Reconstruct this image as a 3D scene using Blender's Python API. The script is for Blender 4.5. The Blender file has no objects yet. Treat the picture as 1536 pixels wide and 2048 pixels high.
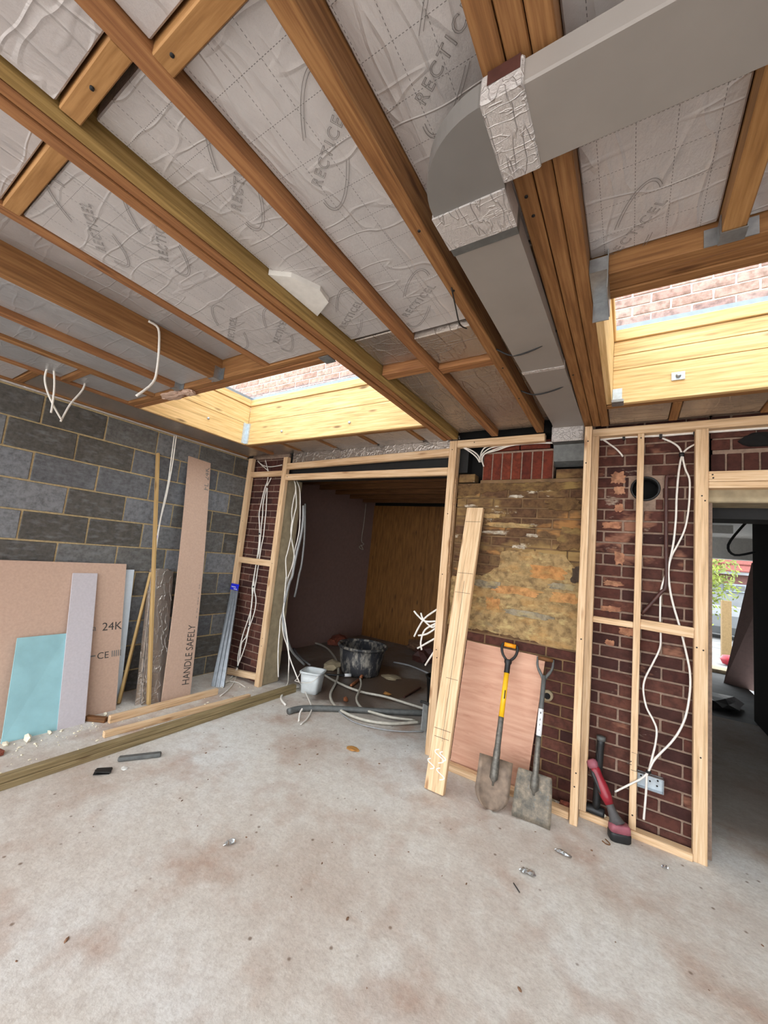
import bpy, bmesh, math, random
from mathutils import Vector, Matrix
random.seed(7)
SC = bpy.context.scene
COL = SC.collection

# ------------------------------------------------------------------ camera, world, exposure
cam_d = bpy.data.cameras.new('camera'); cam = bpy.data.objects.new('camera', cam_d); COL.objects.link(cam)
cam_d.sensor_fit = 'VERTICAL'; cam_d.sensor_height = 36.0; cam_d.lens = 36.0 * 772.8 / 2048.0
cam_d.clip_start = 0.02; cam_d.clip_end = 200
_y, _p, _r = math.radians(32.825), math.radians(6.477), math.radians(5.627)
_f = Vector((-math.sin(_y) * math.cos(_p), math.cos(_y) * math.cos(_p), math.sin(_p)))
_rt = Vector((math.cos(_y), math.sin(_y), 0)); _up = _rt.cross(_f)
_rt2 = math.cos(_r) * _rt + math.sin(_r) * _up; _up2 = -math.sin(_r) * _rt + math.cos(_r) * _up
cam.matrix_world = Matrix.Translation((0, 0, 1.5)) @ Matrix((_rt2, _up2, -_f)).transposed().to_4x4()
SC.camera = cam

wd = bpy.data.worlds.new('overcast_sky'); SC.world = wd; wd.use_nodes = True
_bg = wd.node_tree.nodes['Background']; _bg.inputs[0].default_value = (0.90, 0.95, 1.0, 1); _bg.inputs[1].default_value = 1.0
SC.view_settings.view_transform = 'Standard'; SC.view_settings.look = 'None'
SC.view_settings.gamma = 1.0; SC.view_settings.use_curve_mapping = False
SC.view_settings.exposure = 2.68
SC.cycles.max_bounces = 10; SC.cycles.diffuse_bounces = 6; SC.cycles.transparent_max_bounces = 12

# ------------------------------------------------------------------ helpers
def C(h):
    h = h.lstrip('#'); v = [int(h[i:i+2], 16) / 255 for i in (0, 2, 4)]
    return tuple(c / 12.92 if c <= .04045 else ((c + .055) / 1.055) ** 2.4 for c in v) + (1,)

def tag(o, label=None, cat=None, group=None, kind=None):
    if label: o['label'] = label
    if cat: o['category'] = cat
    if group: o['group'] = group
    if kind: o['kind'] = kind
    return o

def root(name, loc, label=None, cat=None, group=None, kind=None):
    o = bpy.data.objects.new(name, None); o.empty_display_size = .05; o.location = loc; COL.objects.link(o)
    return tag(o, label, cat, group, kind)


def mat_world(o):
    m = o.matrix_basis.copy()
    if o.parent is not None: m = mat_world(o.parent) @ m
    return m

def mk(name, mesh, mat, parent=None, mw=None, smooth=False):
    o = bpy.data.objects.new(name, mesh)
    if mat is not None and not mesh.materials: mesh.materials.append(mat)
    COL.objects.link(o); mw = mw or Matrix()
    if parent is not None:
        o.parent = parent; mw = mat_world(parent).inverted() @ mw
    o.matrix_basis = mw
    if smooth:
        for p in mesh.polygons: p.use_smooth = True
    return o

def mesh_of(verts, faces, name='m'):
    m = bpy.data.meshes.new(name); m.from_pydata([tuple(v) for v in verts], [], faces); m.update()
    return m

def bm_mesh(bm, name='m'):
    m = bpy.data.meshes.new(name); bmesh.ops.recalc_face_normals(bm, faces=bm.faces); bm.to_mesh(m); bm.free(); return m

def box_mesh(x, y, z, bev=0.0, jit=0.0):
    bm = bmesh.new(); bmesh.ops.create_cube(bm, size=1)
    for v in bm.verts:
        v.co = Vector((v.co.x * x, v.co.y * y, v.co.z * z))
        if jit: v.co += Vector([random.uniform(-jit, jit) for _ in range(3)])
    if bev: bmesh.ops.bevel(bm, geom=list(bm.edges), offset=bev, segments=1, affect='EDGES')
    return bm_mesh(bm)

def box(name, lo, hi, mat, parent=None, bev=0.0):
    lo, hi = Vector(lo), Vector(hi); d = hi - lo
    return mk(name, box_mesh(d.x, d.y, d.z, bev), mat, parent, Matrix.Translation((lo + hi) / 2))

def frame(a, b, side=None, up=(0, 0, 1)):
    """matrix with local X from a towards b and local Z as close to up as can be"""
    a, b = Vector(a), Vector(b); x = (b - a).normalized(); up = Vector(up)
    if abs(x.dot(up)) > .98: up = Vector((0, 1, 0))
    y = up.cross(x).normalized(); z = x.cross(y)
    return Matrix((x, y, z)).transposed().to_4x4()

def timber(name, a, b, w, h, mat, parent=None, up=(0, 0, 1), bev=.003):
    a, b = Vector(a), Vector(b)
    m = Matrix.Translation((a + b) / 2) @ frame(a, b, up=up)
    return mk(name, box_mesh((b - a).length, w, h, bev), mat, parent, m)

def beam(name, x0, x1, y0, y1, z0, z1, mat, parent=None, bev=.003):
    """timber from its box; the grain runs along the longest side"""
    d = (x1 - x0, y1 - y0, z1 - z0); c = Vector(((x0 + x1) / 2, (y0 + y1) / 2, (z0 + z1) / 2)); i = d.index(max(d))
    if i == 0: return timber(name, c - Vector((d[0] / 2, 0, 0)), c + Vector((d[0] / 2, 0, 0)), d[1], d[2], mat, parent, bev=bev)
    if i == 1: return timber(name, c - Vector((0, d[1] / 2, 0)), c + Vector((0, d[1] / 2, 0)), d[0], d[2], mat, parent, bev=bev)
    return timber(name, c - Vector((0, 0, d[2] / 2)), c + Vector((0, 0, d[2] / 2)), d[0], d[1], mat, parent, bev=bev)

def smooth_path(pts, n=4):
    pts = [Vector(p) for p in pts]
    if len(pts) < 3: return pts
    out = []
    for i in range(len(pts) - 1):
        p0 = pts[max(i - 1, 0)]; p1 = pts[i]; p2 = pts[i + 1]; p3 = pts[min(i + 2, len(pts) - 1)]
        for k in range(n):
            t = k / n; t2, t3 = t * t, t * t * t
            out.append(.5 * ((2 * p1) + (-p0 + p2) * t + (2 * p0 - 5 * p1 + 4 * p2 - p3) * t2 + (-p0 + 3 * p1 - 3 * p2 + p3) * t3))
    out.append(pts[-1]); return out

def tube(name, pts, r, mat, parent=None, seg=8, n=4, flat=1.0):
    pts = smooth_path(pts, n); rs = r if isinstance(r, list) else None
    o0 = pts[0].copy(); verts, faces = [], []
    t = (pts[1] - pts[0]).normalized(); nrm = t.orthogonal().normalized()
    for i, p in enumerate(pts):
        t2 = (pts[min(i + 1, len(pts) - 1)] - pts[max(i - 1, 0)]).normalized()
        nrm = (nrm - nrm.dot(t2) * t2)
        nrm = nrm.normalized() if nrm.length > 1e-6 else t2.orthogonal().normalized()
        bn = t2.cross(nrm); rr = r if rs is None else rs[min(int(i * (len(rs) - 1) / max(len(pts) - 1, 1) + .5), len(rs) - 1)]
        for k in range(seg):
            a = 2 * math.pi * k / seg; verts.append(p - o0 + rr * (math.cos(a) * nrm * flat + math.sin(a) * bn))
    for i in range(len(pts) - 1):
        for k in range(seg):
            a, b = i * seg + k, i * seg + (k + 1) % seg; faces.append((a, b, b + seg, a + seg))
    faces.append(tuple(range(seg))[::-1]); faces.append(tuple(range((len(pts) - 1) * seg, len(pts) * seg)))
    return mk(name, mesh_of(verts, faces), mat, parent, Matrix.Translation(o0), smooth=True)

def lathe(name, prof, mat, parent=None, loc=(0, 0, 0), seg=36, wob=0.0):
    verts, faces = [], []
    for r, z in prof:
        for k in range(seg):
            a = 2 * math.pi * k / seg; q = 1 + wob * math.sin(3 * a + z * 5); verts.append((r * q * math.cos(a), r * q * math.sin(a), z))
    for i in range(len(prof) - 1):
        for k in range(seg):
            a, b = i * seg + k, i * seg + (k + 1) % seg; faces.append((a, b, b + seg, a + seg))
    return mk(name, mesh_of(verts, faces), mat, parent, Matrix.Translation(loc), smooth=True)

def loft(name, rings, mat, parent=None, seg=14, power=2.0, cap=True, mw=None, smooth=True):
    """rings: (centre, u-vector, v-vector) superellipses joined in order"""
    verts, faces = [], []
    for c, u, v in rings:
        c, u, v = Vector(c), Vector(u), Vector(v)
        for k in range(seg):
            a = 2 * math.pi * k / seg; ca, sa = math.cos(a), math.sin(a)
            verts.append(c + u * math.copysign(abs(ca) ** (2 / power), ca) + v * math.copysign(abs(sa) ** (2 / power), sa))
    for i in range(len(rings) - 1):
        for k in range(seg):
            a, b = i * seg + k, i * seg + (k + 1) % seg; faces.append((a, b, b + seg, a + seg))
    if cap: faces.append(tuple(range(seg))[::-1]); faces.append(tuple(range((len(rings) - 1) * seg, len(rings) * seg)))
    o0 = Vector(rings[0][0]); verts = [v - o0 for v in verts]
    return mk(name, mesh_of(verts, faces), mat, parent, (mw or Matrix()) @ Matrix.Translation(o0), smooth=smooth)

def slab(name, b0, b1, t1, t0, th, mat, parent=None, bow=0.0, n=1, bev=True, back=None):
    """leaning sheet: front quad b0 b1 t1 t0 (bottom left, bottom right, top right, top left), thickness th behind it"""
    b0, b1, t1, t0 = map(Vector, (b0, b1, t1, t0)); nrm = (b1 - b0).cross(t0 - b0).normalized()
    if back is not None and nrm.dot(Vector(back)) > 0: nrm = -nrm
    verts, faces = [], []
    for i in range(n + 1):
        t = i / n; off = nrm * (bow * math.sin(math.pi * t))
        for p in (b0.lerp(t0, t), b1.lerp(t1, t)): verts += [p + off, p + off - nrm * th]
    for i in range(n):
        a = i * 4; b = a + 4
        faces += [(a, a + 2, b + 2, b), (a + 1, b + 1, b + 3, a + 3), (a, b, b + 1, a + 1), (a + 2, a + 3, b + 3, b + 2)]
    faces += [(0, 1, 3, 2), (n * 4, n * 4 + 2, n * 4 + 3, n * 4 + 1)]
    bm = bmesh.new(); vs = [bm.verts.new(v - b0) for v in verts]
    for f in faces: bm.faces.new([vs[i] for i in f])
    o = mk(name, bm_mesh(bm), mat, parent, Matrix.Translation(b0)); o['_n'] = tuple(nrm)
    return o

def prism(name, poly, axis, d0, d1, mat, parent=None):
    """polygon in the plane across axis ('x','y','z'), extruded from d0 to d1"""
    def p3(p, d): return {'x': (d, p[0], p[1]), 'y': (p[0], d, p[1]), 'z': (p[0], p[1], d)}[axis]
    n = len(poly); v = [p3(p, d0) for p in poly] + [p3(p, d1) for p in poly]; o0 = Vector(v[0])
    bm = bmesh.new(); vs = [bm.verts.new(Vector(q) - o0) for q in v]
    bm.faces.new(vs[:n]); bm.faces.new(vs[n:][::-1])
    for i in range(n): bm.faces.new((vs[i], vs[(i + 1) % n], vs[n + (i + 1) % n], vs[n + i]))
    return mk(name, bm_mesh(bm), mat, parent, Matrix.Translation(o0))

def lump(name, loc, size, mat, parent=None, seed=0, sub=2, rough=.25, flatz=True):
    rnd = random.Random(seed); bm = bmesh.new(); bmesh.ops.create_icosphere(bm, subdivisions=sub, radius=1)
    for v in bm.verts:
        v.co *= 1 + rnd.uniform(-rough, rough); v.co = Vector((v.co.x * size[0], v.co.y * size[1], max(v.co.z, -.75 if flatz else -9) * size[2]))
    return mk(name, bm_mesh(bm), mat, parent, Matrix.Translation(Vector(loc) + Vector((0, 0, .74 * size[2]))))

def text_mesh(body, size, outline=0.0, space=1.0):
    cu = bpy.data.curves.new('txt', 'FONT'); cu.body = body; cu.size = size; cu.resolution_u = 3; cu.space_character = space
    if outline: cu.fill_mode = 'NONE'; cu.bevel_depth = outline; cu.bevel_resolution = 0
    else: cu.extrude = .0004
    ob = bpy.data.objects.new('txt', cu); COL.objects.link(ob)
    dg = bpy.context.evaluated_depsgraph_get(); dg.update()
    me = bpy.data.meshes.new_from_object(ob.evaluated_get(dg)); bpy.data.objects.remove(ob); bpy.data.curves.remove(cu)
    me.materials.clear(); return me

def basis(o, x, n):
    """matrix at o, local X along x, local Z along the normal n"""
    x = Vector(x); n = Vector(n).normalized(); x = (x - x.dot(n) * n).normalized(); y = n.cross(x)
    return Matrix.Translation(o) @ Matrix((x, y, n)).transposed().to_4x4()

# ------------------------------------------------------------------ materials
def mat_new(name):
    m = bpy.data.materials.new(name); m.use_nodes = True; nt = m.node_tree
    return m, nt, nt.nodes['Principled BSDF']
def N(nt, t, **k):
    n = nt.nodes.new(t)
    for a, v in k.items():
        if a.startswith('i_'): n.inputs[a[2:].replace('_', ' ')].default_value = v
        else: setattr(n, a, v)
    return n
def ramp(nt, fac, stops):
    r = nt.nodes.new('ShaderNodeValToRGB'); e = r.color_ramp.elements
    while len(e) < len(stops): e.new(.5)
    for el, (p, c) in zip(e, stops): el.position = p; el.color = c
    nt.links.new(fac, r.inputs[0]); return r.outputs[0]
def mixc(nt, fac, a, b, mode='MIX'):
    n = nt.nodes.new('ShaderNodeMix'); n.data_type = 'RGBA'; n.blend_type = mode
    for s, v in ((0, fac), (6, a), (7, b)):
        if hasattr(v, 'node'): nt.links.new(v, n.inputs[s])
        else: n.inputs[s].default_value = v
    return n.outputs[2]
def math_(nt, op, a, b=None, c=None):
    n = nt.nodes.new('ShaderNodeMath'); n.operation = op
    for i, v in enumerate((a, b, c)):
        if v is None: continue
        if hasattr(v, 'node'): nt.links.new(v, n.inputs[i])
        else: n.inputs[i].default_value = v
    return n.outputs[0]
def noise(nt, vec, scale, detail=3, rough=.55):
    n = N(nt, 'ShaderNodeTexNoise', i_Scale=scale, i_Detail=detail, i_Roughness=rough)
    if vec is not None: nt.links.new(vec, n.inputs['Vector'])
    return n.outputs[0]
def bump(nt, bs, h, strength, dist):
    b = N(nt, 'ShaderNodeBump', i_Strength=strength, i_Distance=dist); nt.links.new(h, b.inputs['Height']); nt.links.new(b.outputs[0], bs.inputs['Normal'])
def coords(nt, kind='Object', scale=(1, 1, 1), rnd=True):
    tc = nt.nodes.new('ShaderNodeTexCoord'); mp = nt.nodes.new('ShaderNodeMapping'); mp.inputs['Scale'].default_value = scale
    nt.links.new(tc.outputs[kind], mp.inputs[0])
    if rnd:
        oi = nt.nodes.new('ShaderNodeObjectInfo'); m = math_(nt, 'MULTIPLY', oi.outputs['Random'], 37.0); nt.links.new(m, mp.inputs['Location'])
    return mp.outputs[0]
def rnd_out(nt): return nt.nodes.new('ShaderNodeObjectInfo').outputs['Random']
def world_pos(nt): return nt.nodes.new('ShaderNodeNewGeometry').outputs['Position']

def plain(name, col, rough=.6, metal=0.0, var=.12, scale=30, bmp=0.0, spec=.5):
    m, nt, b = mat_new(name); c = col if isinstance(col, tuple) else C(col)
    v = coords(nt); n = noise(nt, v, scale, 3); d = tuple(x * (1 - var * 1.6) for x in c[:3]) + (1,); l = tuple(min(1, x * (1 + var)) for x in c[:3]) + (1,)
    nt.links.new(ramp(nt, n, [(.3, d), (.7, l)]), b.inputs['Base Color'])
    b.inputs['Roughness'].default_value = rough; b.inputs['Metallic'].default_value = metal; b.inputs['Specular IOR Level'].default_value = spec
    if bmp: bump(nt, b, n, bmp, .002)
    return m

def wood(name, dark, light, knot='#4a2a14', grain=1.0, rough=.65, hue=.25):
    m, nt, b = mat_new(name)
    v = coords(nt, scale=(3.5, 130 * grain, 130 * grain)); g = noise(nt, v, 1.0, 5, .6)
    v2 = coords(nt, scale=(1.1, 16, 16)); big = noise(nt, v2, 1.0, 2)
    dk = tuple(q * .55 for q in C(dark)[:3]) + (1,); c = ramp(nt, g, [(.30, dk), (.45, C(dark)), (.66, C(light))])
    c = mixc(nt, math_(nt, 'MULTIPLY', big, .45), c, C(dark))
    r = rnd_out(nt); c = mixc(nt, math_(nt, 'MULTIPLY', r, hue), c, mixc(nt, .5, C(dark), C(light)))
    vo = N(nt, 'ShaderNodeTexVoronoi', i_Scale=1.0); nt.links.new(coords(nt, scale=(2.2, 9, 9)), vo.inputs['Vector'])
    k = ramp(nt, vo.outputs['Distance'], [(.05, (1, 1, 1, 1)), (.14, (0, 0, 0, 1))])
    c = mixc(nt, math_(nt, 'MULTIPLY', k, .75), c, C(knot))
    nt.links.new(c, b.inputs['Base Color']); b.inputs['Roughness'].default_value = rough; b.inputs['Specular IOR Level'].default_value = .3
    bump(nt, b, g, .25, .002); return m

def foil_board(name, base, metal, rough, lines=True, crease=.6, cs=5.0):
    m, nt, b = mat_new(name); tc = nt.nodes.new('ShaderNodeTexCoord'); ob = tc.outputs['Object']
    ns = noise(nt, coords(nt), 7, 4); c = ramp(nt, ns, [(.3, tuple(x * .86 for x in base[:3]) + (1,)), (.7, base)])
    if lines:
        sx = nt.nodes.new('ShaderNodeSeparateXYZ'); nt.links.new(ob, sx.inputs[0]); X, Y = sx.outputs[0], sx.outputs[1]
        def dash(a, along, pitch, w, dl):
            f = math_(nt, 'ABSOLUTE', math_(nt, 'SUBTRACT', math_(nt, 'FRACT', math_(nt, 'DIVIDE', a, pitch)), .5))
            on = math_(nt, 'LESS_THAN', f, w / pitch / 2); d = math_(nt, 'LESS_THAN', math_(nt, 'FRACT', math_(nt, 'DIVIDE', along, dl)), .55)
            return math_(nt, 'MULTIPLY', on, d)
        l = math_(nt, 'MAXIMUM', dash(X, Y, .085, .0016, .011), dash(Y, X, .11, .0016, .009))
        c = mixc(nt, math_(nt, 'MULTIPLY', l, .75), c, C('#4a4644'))
    nt.links.new(c, b.inputs['Base Color']); b.inputs['Metallic'].default_value = metal; b.inputs['Roughness'].default_value = rough
    def ridge(sc, scale, p):
        n_ = noise(nt, coords(nt, scale=sc), scale, 2, .5); a_ = math_(nt, 'ABSOLUTE', math_(nt, 'SUBTRACT', n_, .5)); return ramp(nt, a_, [(0, (1, 1, 1, 1)), (p, (0, 0, 0, 1))])
    cr = math_(nt, 'ADD', ridge((1.6, .35, 1), cs, .03), math_(nt, 'MULTIPLY', ridge((.5, 2.2, 1), cs * .8, .025), .8))
    wv = noise(nt, coords(nt, scale=(1, .4, 1)), 5 * cs, 6, .7)
    bump(nt, b, math_(nt, 'ADD', math_(nt, 'MULTIPLY', cr, .5), wv), crease, .006); return m

M = {}
M['joist'] = wood('joist_timber', '#7f5632', '#a5794c', grain=.6)
M['joist_tan'] = wood('noggin_timber', '#946a3e', '#b68a58', grain=.5)
M['joist_orange'] = wood('joist_orange_timber', '#875a38', '#aa7a4e', grain=.6)
M['joist_green'] = wood('joist_treated_timber', '#85693a', '#a98c56', grain=.6)
M['kerb'] = wood('kerb_timber', '#d3ad74', '#eccb98', grain=.6, hue=.1)
M['stud'] = wood('stud_timber', '#cfaa82', '#e6cba8', grain=.6, hue=.15, knot='#8a5a34')
M['plank'] = wood('plank_timber', '#d6b188', '#ebd0aa', grain=.5, hue=.1, knot='#8a5a34')
M['batten'] = wood('batten_timber', '#ab8a58', '#c8a874', grain=.8)
M['treated'] = wood('treated_floor_timber', '#7d6c4c', '#9f8c68', grain=.6)
M['old'] = wood('old_timber', '#5a3a20', '#8a5e38')
M['foil'] = foil_board('foil_board', (.62, .59, .58, 1), .35, .36, True, .6)
M['foil_dull'] = foil_board('foil_board_plain', (.60, .56, .55, 1), .4, .36, False, .7)
M['foil_left'] = foil_board('foil_board_greyed', (.56, .56, .57, 1), .6, .36, False, .6)  # greyer base imitates the block wall's dark reflection
M['foil_shiny'] = foil_board('foil_board_shiny', (.52, .46, .41, 1), .8, .26, False, .7, 8.0)  # base tinted brown to imitate reflected timber and floor
M['tape'] = foil_board('foil_tape', (.70, .65, .62, 1), .35, .36, False, 1.0, 22.0)
M['duct'] = plain('duct_plastic', '#8d8680', .45, var=.04, scale=6)
M['duct_dark'] = plain('duct_elbow_plastic', '#74706c', .45, var=.05, scale=6)
M['galv'] = plain('galvanised_steel', '#a3a6a8', .35, .8, .1, 40)
M['galv_blue'] = plain('galvanised_bright', '#c3cdd4', .35, .5, .1, 40)
M['black'] = plain('black_plastic', '#1b1b1c', .5, var=.2)
M['void'] = plain('dark_cavity', '#0c0a09', .95, var=.1)
M['ink'] = plain('printed_ink', '#3b3735', .8, var=.05)
M['ink_lt'] = plain('printed_ink_grey', '#75706d', .8, var=.05)
M['ink_foil'] = plain('print_on_foil', '#7d7875', .7, var=.05)
M['pencil'] = plain('pencil_mark', '#4a3f38', .9, var=.05)
M['chalk'] = plain('chalk_mark', '#f3ece0', .9, var=.05)
M['cable'] = plain('white_cable', '#e3ddd4', .45, var=.05)
M['cable_grey'] = plain('grey_cable', '#8f8f8f', .5, var=.08)
M['hose'] = plain('pale_hose', '#b3ada0', .45, var=.1)
M['steel_dark'] = plain('dark_steel', '#141211', .7, var=.2)
M['pb_pink'] = plain('plasterboard_brown_paper', '#bd9f8c', .85, var=.05, scale=60)
M['pb_grey'] = plain('plasterboard_grey_paper', '#bdb6ba', .85, var=.04, scale=60)
M['pb_white'] = plain('plasterboard_white', '#c9d2da', .8, var=.03)
M['pb_blue'] = plain('plasterboard_blue_green', '#8fb9bf', .8, var=.06, scale=9)
M['gypsum'] = plain('gypsum_core', '#e9e0c9', .95, var=.08)
def pink_ply():
    m, nt, b = mat_new('pink_plywood'); n = noise(nt, coords(nt, scale=(4, 4, 40)), 1.0, 5, .6); c = ramp(nt, n, [(.3, C('#c28f76')), (.7, C('#d6a88e'))])
    c = mixc(nt, ramp(nt, noise(nt, coords(nt, scale=(5, 5, 16)), 1.0, 3), [(.62, (0, 0, 0, 1)), (.74, (.5, .5, .5, 1))]), c, C('#a86f56')); nt.links.new(c, b.inputs['Base Color']); b.inputs['Roughness'].default_value = .75; return m
M['ply_pink'] = pink_ply()
M['ply_dark'] = wood('shade_darkened_plywood', '#7d5228', '#9c6c38', grain=.25, knot='#3a2412')  # plywood colour darkened to stand in for the alcove's dimness
M['pb_dark'] = plain('shade_darkened_plasterboard', '#8a716a', .85, var=.06, scale=20)  # pink plasterboard with the alcove shade put into its colour
M['ply'] = wood('plywood', '#a9743c', '#c99a5a', grain=.25, knot='#5a3a20')
M['render'] = plain('cement_render', '#a39377', .95, var=.15, scale=12, bmp=.5)
M['mortar'] = plain('mortar', '#8d7666', .95, var=.15, scale=50, bmp=.4)
M['mortar_block'] = plain('block_mortar', '#ab9670', .95, var=.15, scale=50, bmp=.4)
M['white_paint'] = plain('white_paint', '#d9d6d0', .8, var=.05)
M['yellow'] = plain('yellow_grip', '#f2b713', .4, var=.04)
M['orange'] = plain('orange_grip', '#f09a12', .45, var=.04)
M['shovel'] = plain('muddy_steel', '#7d6a5a', .6, .35, .25, 18, .4)
M['tubemetal'] = plain('scuffed_tube', '#6d6860', .5, .4, .25, 60)
M['greytube'] = plain('grey_tube', '#5d5e5c', .5, .1, .15)
M['white_label'] = plain('white_label', '#e9e9ea', .5, var=.03)
M['red'] = plain('red_plastic', '#8e1c2a', .4, var=.15, scale=15)
M['red_dull'] = plain('dusty_red_plastic', '#9a5560', .6, var=.15, scale=25)
M['greyplast'] = plain('grey_rubber', '#4a4645', .6, var=.15)
M['copper'] = plain('copper_fitting', '#b0704c', .4, .6, .15)
M['brownpipe'] = plain('brown_painted_pipe', '#4a2a24', .5, var=.2)
M['blue'] = plain('blue_label', '#1a25c8', .5, var=.05)
M['lead'] = plain('grey_metal_trim', '#85898e', .35, .3, .12, 25)
M['bucket'] = plain('white_bucket_plastic', '#cfd3d3', .45, var=.08, scale=14)
M['scrap'] = plain('bright_foil_scrap', '#cfd2d4', .25, .9, .15, 60)
M['dirt'] = plain('brown_dirt', '#7a5a44', .95, var=.3, scale=40)
M['clay'] = plain('brick_rubble', '#8a4a38', .95, var=.3, scale=40)
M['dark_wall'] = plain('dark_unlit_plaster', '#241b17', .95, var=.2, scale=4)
M['leaf'] = plain('bright_leaf', '#6d7a22', .7, var=.35, scale=3)
M['paving'] = plain('street_paving', '#7d7c7a', .9, var=.2, scale=2)
M['street_white'] = plain('street_wall', '#777a7c', .9, var=.1, scale=2)
M['street_brick'] = plain('street_brick', '#6b4a44', .9, var=.1)
M['street_post'] = plain('street_post', '#7a6442', .9, var=.1)
M['street_stone'] = plain('street_stone', '#4d4a46', .95, var=.3, scale=6)
M['roof_tile'] = plain('red_roof_tile', '#6f3a33', .9, var=.15)
M['gasket'] = plain('grey_frame_metal', '#8b949c', .4, .3, .06)

# floor concrete: dusty beige grey with pinkish patches and a damp stain inside the alcove
def floor_mat():
    m, nt, b = mat_new('dusty_concrete'); p = world_pos(nt)
    a = noise(nt, p, .9, 5, .6); c = ramp(nt, a, [(.32, C('#b7a79a')), (.5, C('#ccc5bc')), (.68, C('#d3d1cd'))])
    d = noise(nt, p, 2.6, 4, .6); c = mixc(nt, ramp(nt, d, [(.50, (0, 0, 0, 1)), (.70, (.8, .8, .8, 1))]), c, C('#a98c7a'))
    g2 = noise(nt, p, 14, 5, .7); c = mixc(nt, ramp(nt, g2, [(.35, (.32, .32, .32, 1)), (.55, (0, 0, 0, 1))]), c, C('#a3958a'))
    c = mixc(nt, ramp(nt, g2, [(.55, (0, 0, 0, 1)), (.72, (.35, .35, .35, 1))]), c, C('#dcd9d4'))
    f = noise(nt, p, 60, 3, .7); c = mixc(nt, ramp(nt, f, [(.3, (.3, .3, .3, 1)), (.55, (0, 0, 0, 1))]), c, C('#8c7c70'))
    sp = N(nt, 'ShaderNodeTexVoronoi', i_Scale=9.0); nt.links.new(p, sp.inputs['Vector'])
    c = mixc(nt, ramp(nt, sp.outputs['Distance'], [(.04, (.8, .8, .8, 1)), (.09, (0, 0, 0, 1))]), c, C('#6f5a4a'))
    # damp stain, a wobbly blob round the tub
    v = nt.nodes.new('ShaderNodeVectorMath'); v.operation = 'SUBTRACT'; nt.links.new(p, v.inputs[0]); v.inputs[1].default_value = (-2.75, 4.0, 0)
    mp = nt.nodes.new('ShaderNodeMapping'); mp.inputs['Scale'].default_value = (.85, .85, 0); nt.links.new(v.outputs[0], mp.inputs[0])
    ln = nt.nodes.new('ShaderNodeVectorMath'); ln.operation = 'LENGTH'; nt.links.new(mp.outputs[0], ln.inputs[0])
    e = math_(nt, 'ADD', ln.outputs['Value'], math_(nt, 'MULTIPLY', math_(nt, 'SUBTRACT', noise(nt, p, 2.2, 3), .5), .9))
    w = ramp(nt, e, [(.62, (1, 1, 1, 1)), (.75, (0, 0, 0, 1))]); c = mixc(nt, math_(nt, 'MULTIPLY', w, .85), c, C('#4c382b'))
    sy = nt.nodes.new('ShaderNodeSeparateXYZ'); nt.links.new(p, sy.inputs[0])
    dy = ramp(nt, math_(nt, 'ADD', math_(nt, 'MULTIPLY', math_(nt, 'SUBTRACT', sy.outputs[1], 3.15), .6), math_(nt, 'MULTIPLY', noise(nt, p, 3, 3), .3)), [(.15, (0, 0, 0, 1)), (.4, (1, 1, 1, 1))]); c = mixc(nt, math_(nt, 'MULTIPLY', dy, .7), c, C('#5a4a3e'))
    nt.links.new(c, b.inputs['Base Color']); b.inputs['Specular IOR Level'].default_value = .35
    nt.links.new(ramp(nt, w, [(0, (.85, .85, .85, 1)), (1, (.35, .35, .35, 1))]), b.inputs['Roughness'])
    bump(nt, b, math_(nt, 'ADD', noise(nt, p, 35, 5, .7), math_(nt, 'MULTIPLY', d, .5)), .35, .006); return m
M['floor'] = floor_mat()
M['hall_floor'] = plain('dark_concrete', '#4b4b4a', .8, var=.25, scale=3)  # dark grey concrete, its colour deepened further for the hall's lack of light

def brick_mat(name, cols, stain=None):
    m, nt, b = mat_new(name); r = rnd_out(nt); c = ramp(nt, r, [(i / (len(cols) - 1), C(k)) for i, k in enumerate(cols)])
    v = coords(nt); n = noise(nt, v, 22, 4, .65); c = mixc(nt, ramp(nt, n, [(.35, (.55, .55, .55, 1)), (.6, (0, 0, 0, 1))]), c, C('#2a1715'))
    if stain:
        p = world_pos(nt)
        for sc, lo, hi, col, amt in stain:
            q = nt.nodes.new('ShaderNodeMapping'); q.inputs['Scale'].default_value = (sc, sc, sc * 2.2); q.inputs['Location'].default_value = (lo * 13, hi * 7, sc * 3); nt.links.new(p, q.inputs[0])
            c = mixc(nt, ramp(nt, noise(nt, q.outputs[0], 1.0, 4, .62), [(lo, (0, 0, 0, 1)), (hi, (amt, amt, amt, 1))]), c, C(col))
    nt.links.new(c, b.inputs['Base Color']); b.inputs['Roughness'].default_value = .9; b.inputs['Specular IOR Level'].default_value = .25
    bump(nt, b, n, .6, .004); return m
M['brick'] = brick_mat('dark_red_brick', ['#4a2a24', '#58342b', '#3c2421', '#643e32', '#4c2e29'])
M['brick_dirty'] = brick_mat('red_brick_mortar_smears', ['#4a2a24', '#58342b', '#3c2421', '#643e32'], [(3.2, .56, .66, '#a87860', .6), (6, .62, .7, '#c9b7a2', .5)])
M['brick_tan'] = brick_mat('brick_under_old_mortar', ['#664a32', '#6f5438', '#5f4430', '#735a3c'], [(1.7, .48, .62, '#a88a58', .7), (2.6, .59, .68, '#b9854e', .6), (4.5, .60, .67, '#d8cdb6', .85), (3.0, .60, .68, '#55402e', .7)])
M['brick_out'] = brick_mat('daylight_paled_brick', ['#b39389', '#a5827a', '#bb9f95'])  # brick colour lightened to imitate overexposed daylight
M['brick_red'] = brick_mat('soldier_brick', ['#6a2f22', '#7a3a28', '#5e2a20'])
M['mortar_tan'] = plain('smeared_mortar', '#7a5f42', .95, var=.25, scale=8, bmp=.6)
M['mortar_out'] = plain('pale_mortar', '#e6e2da', .95, var=.05)
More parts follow.
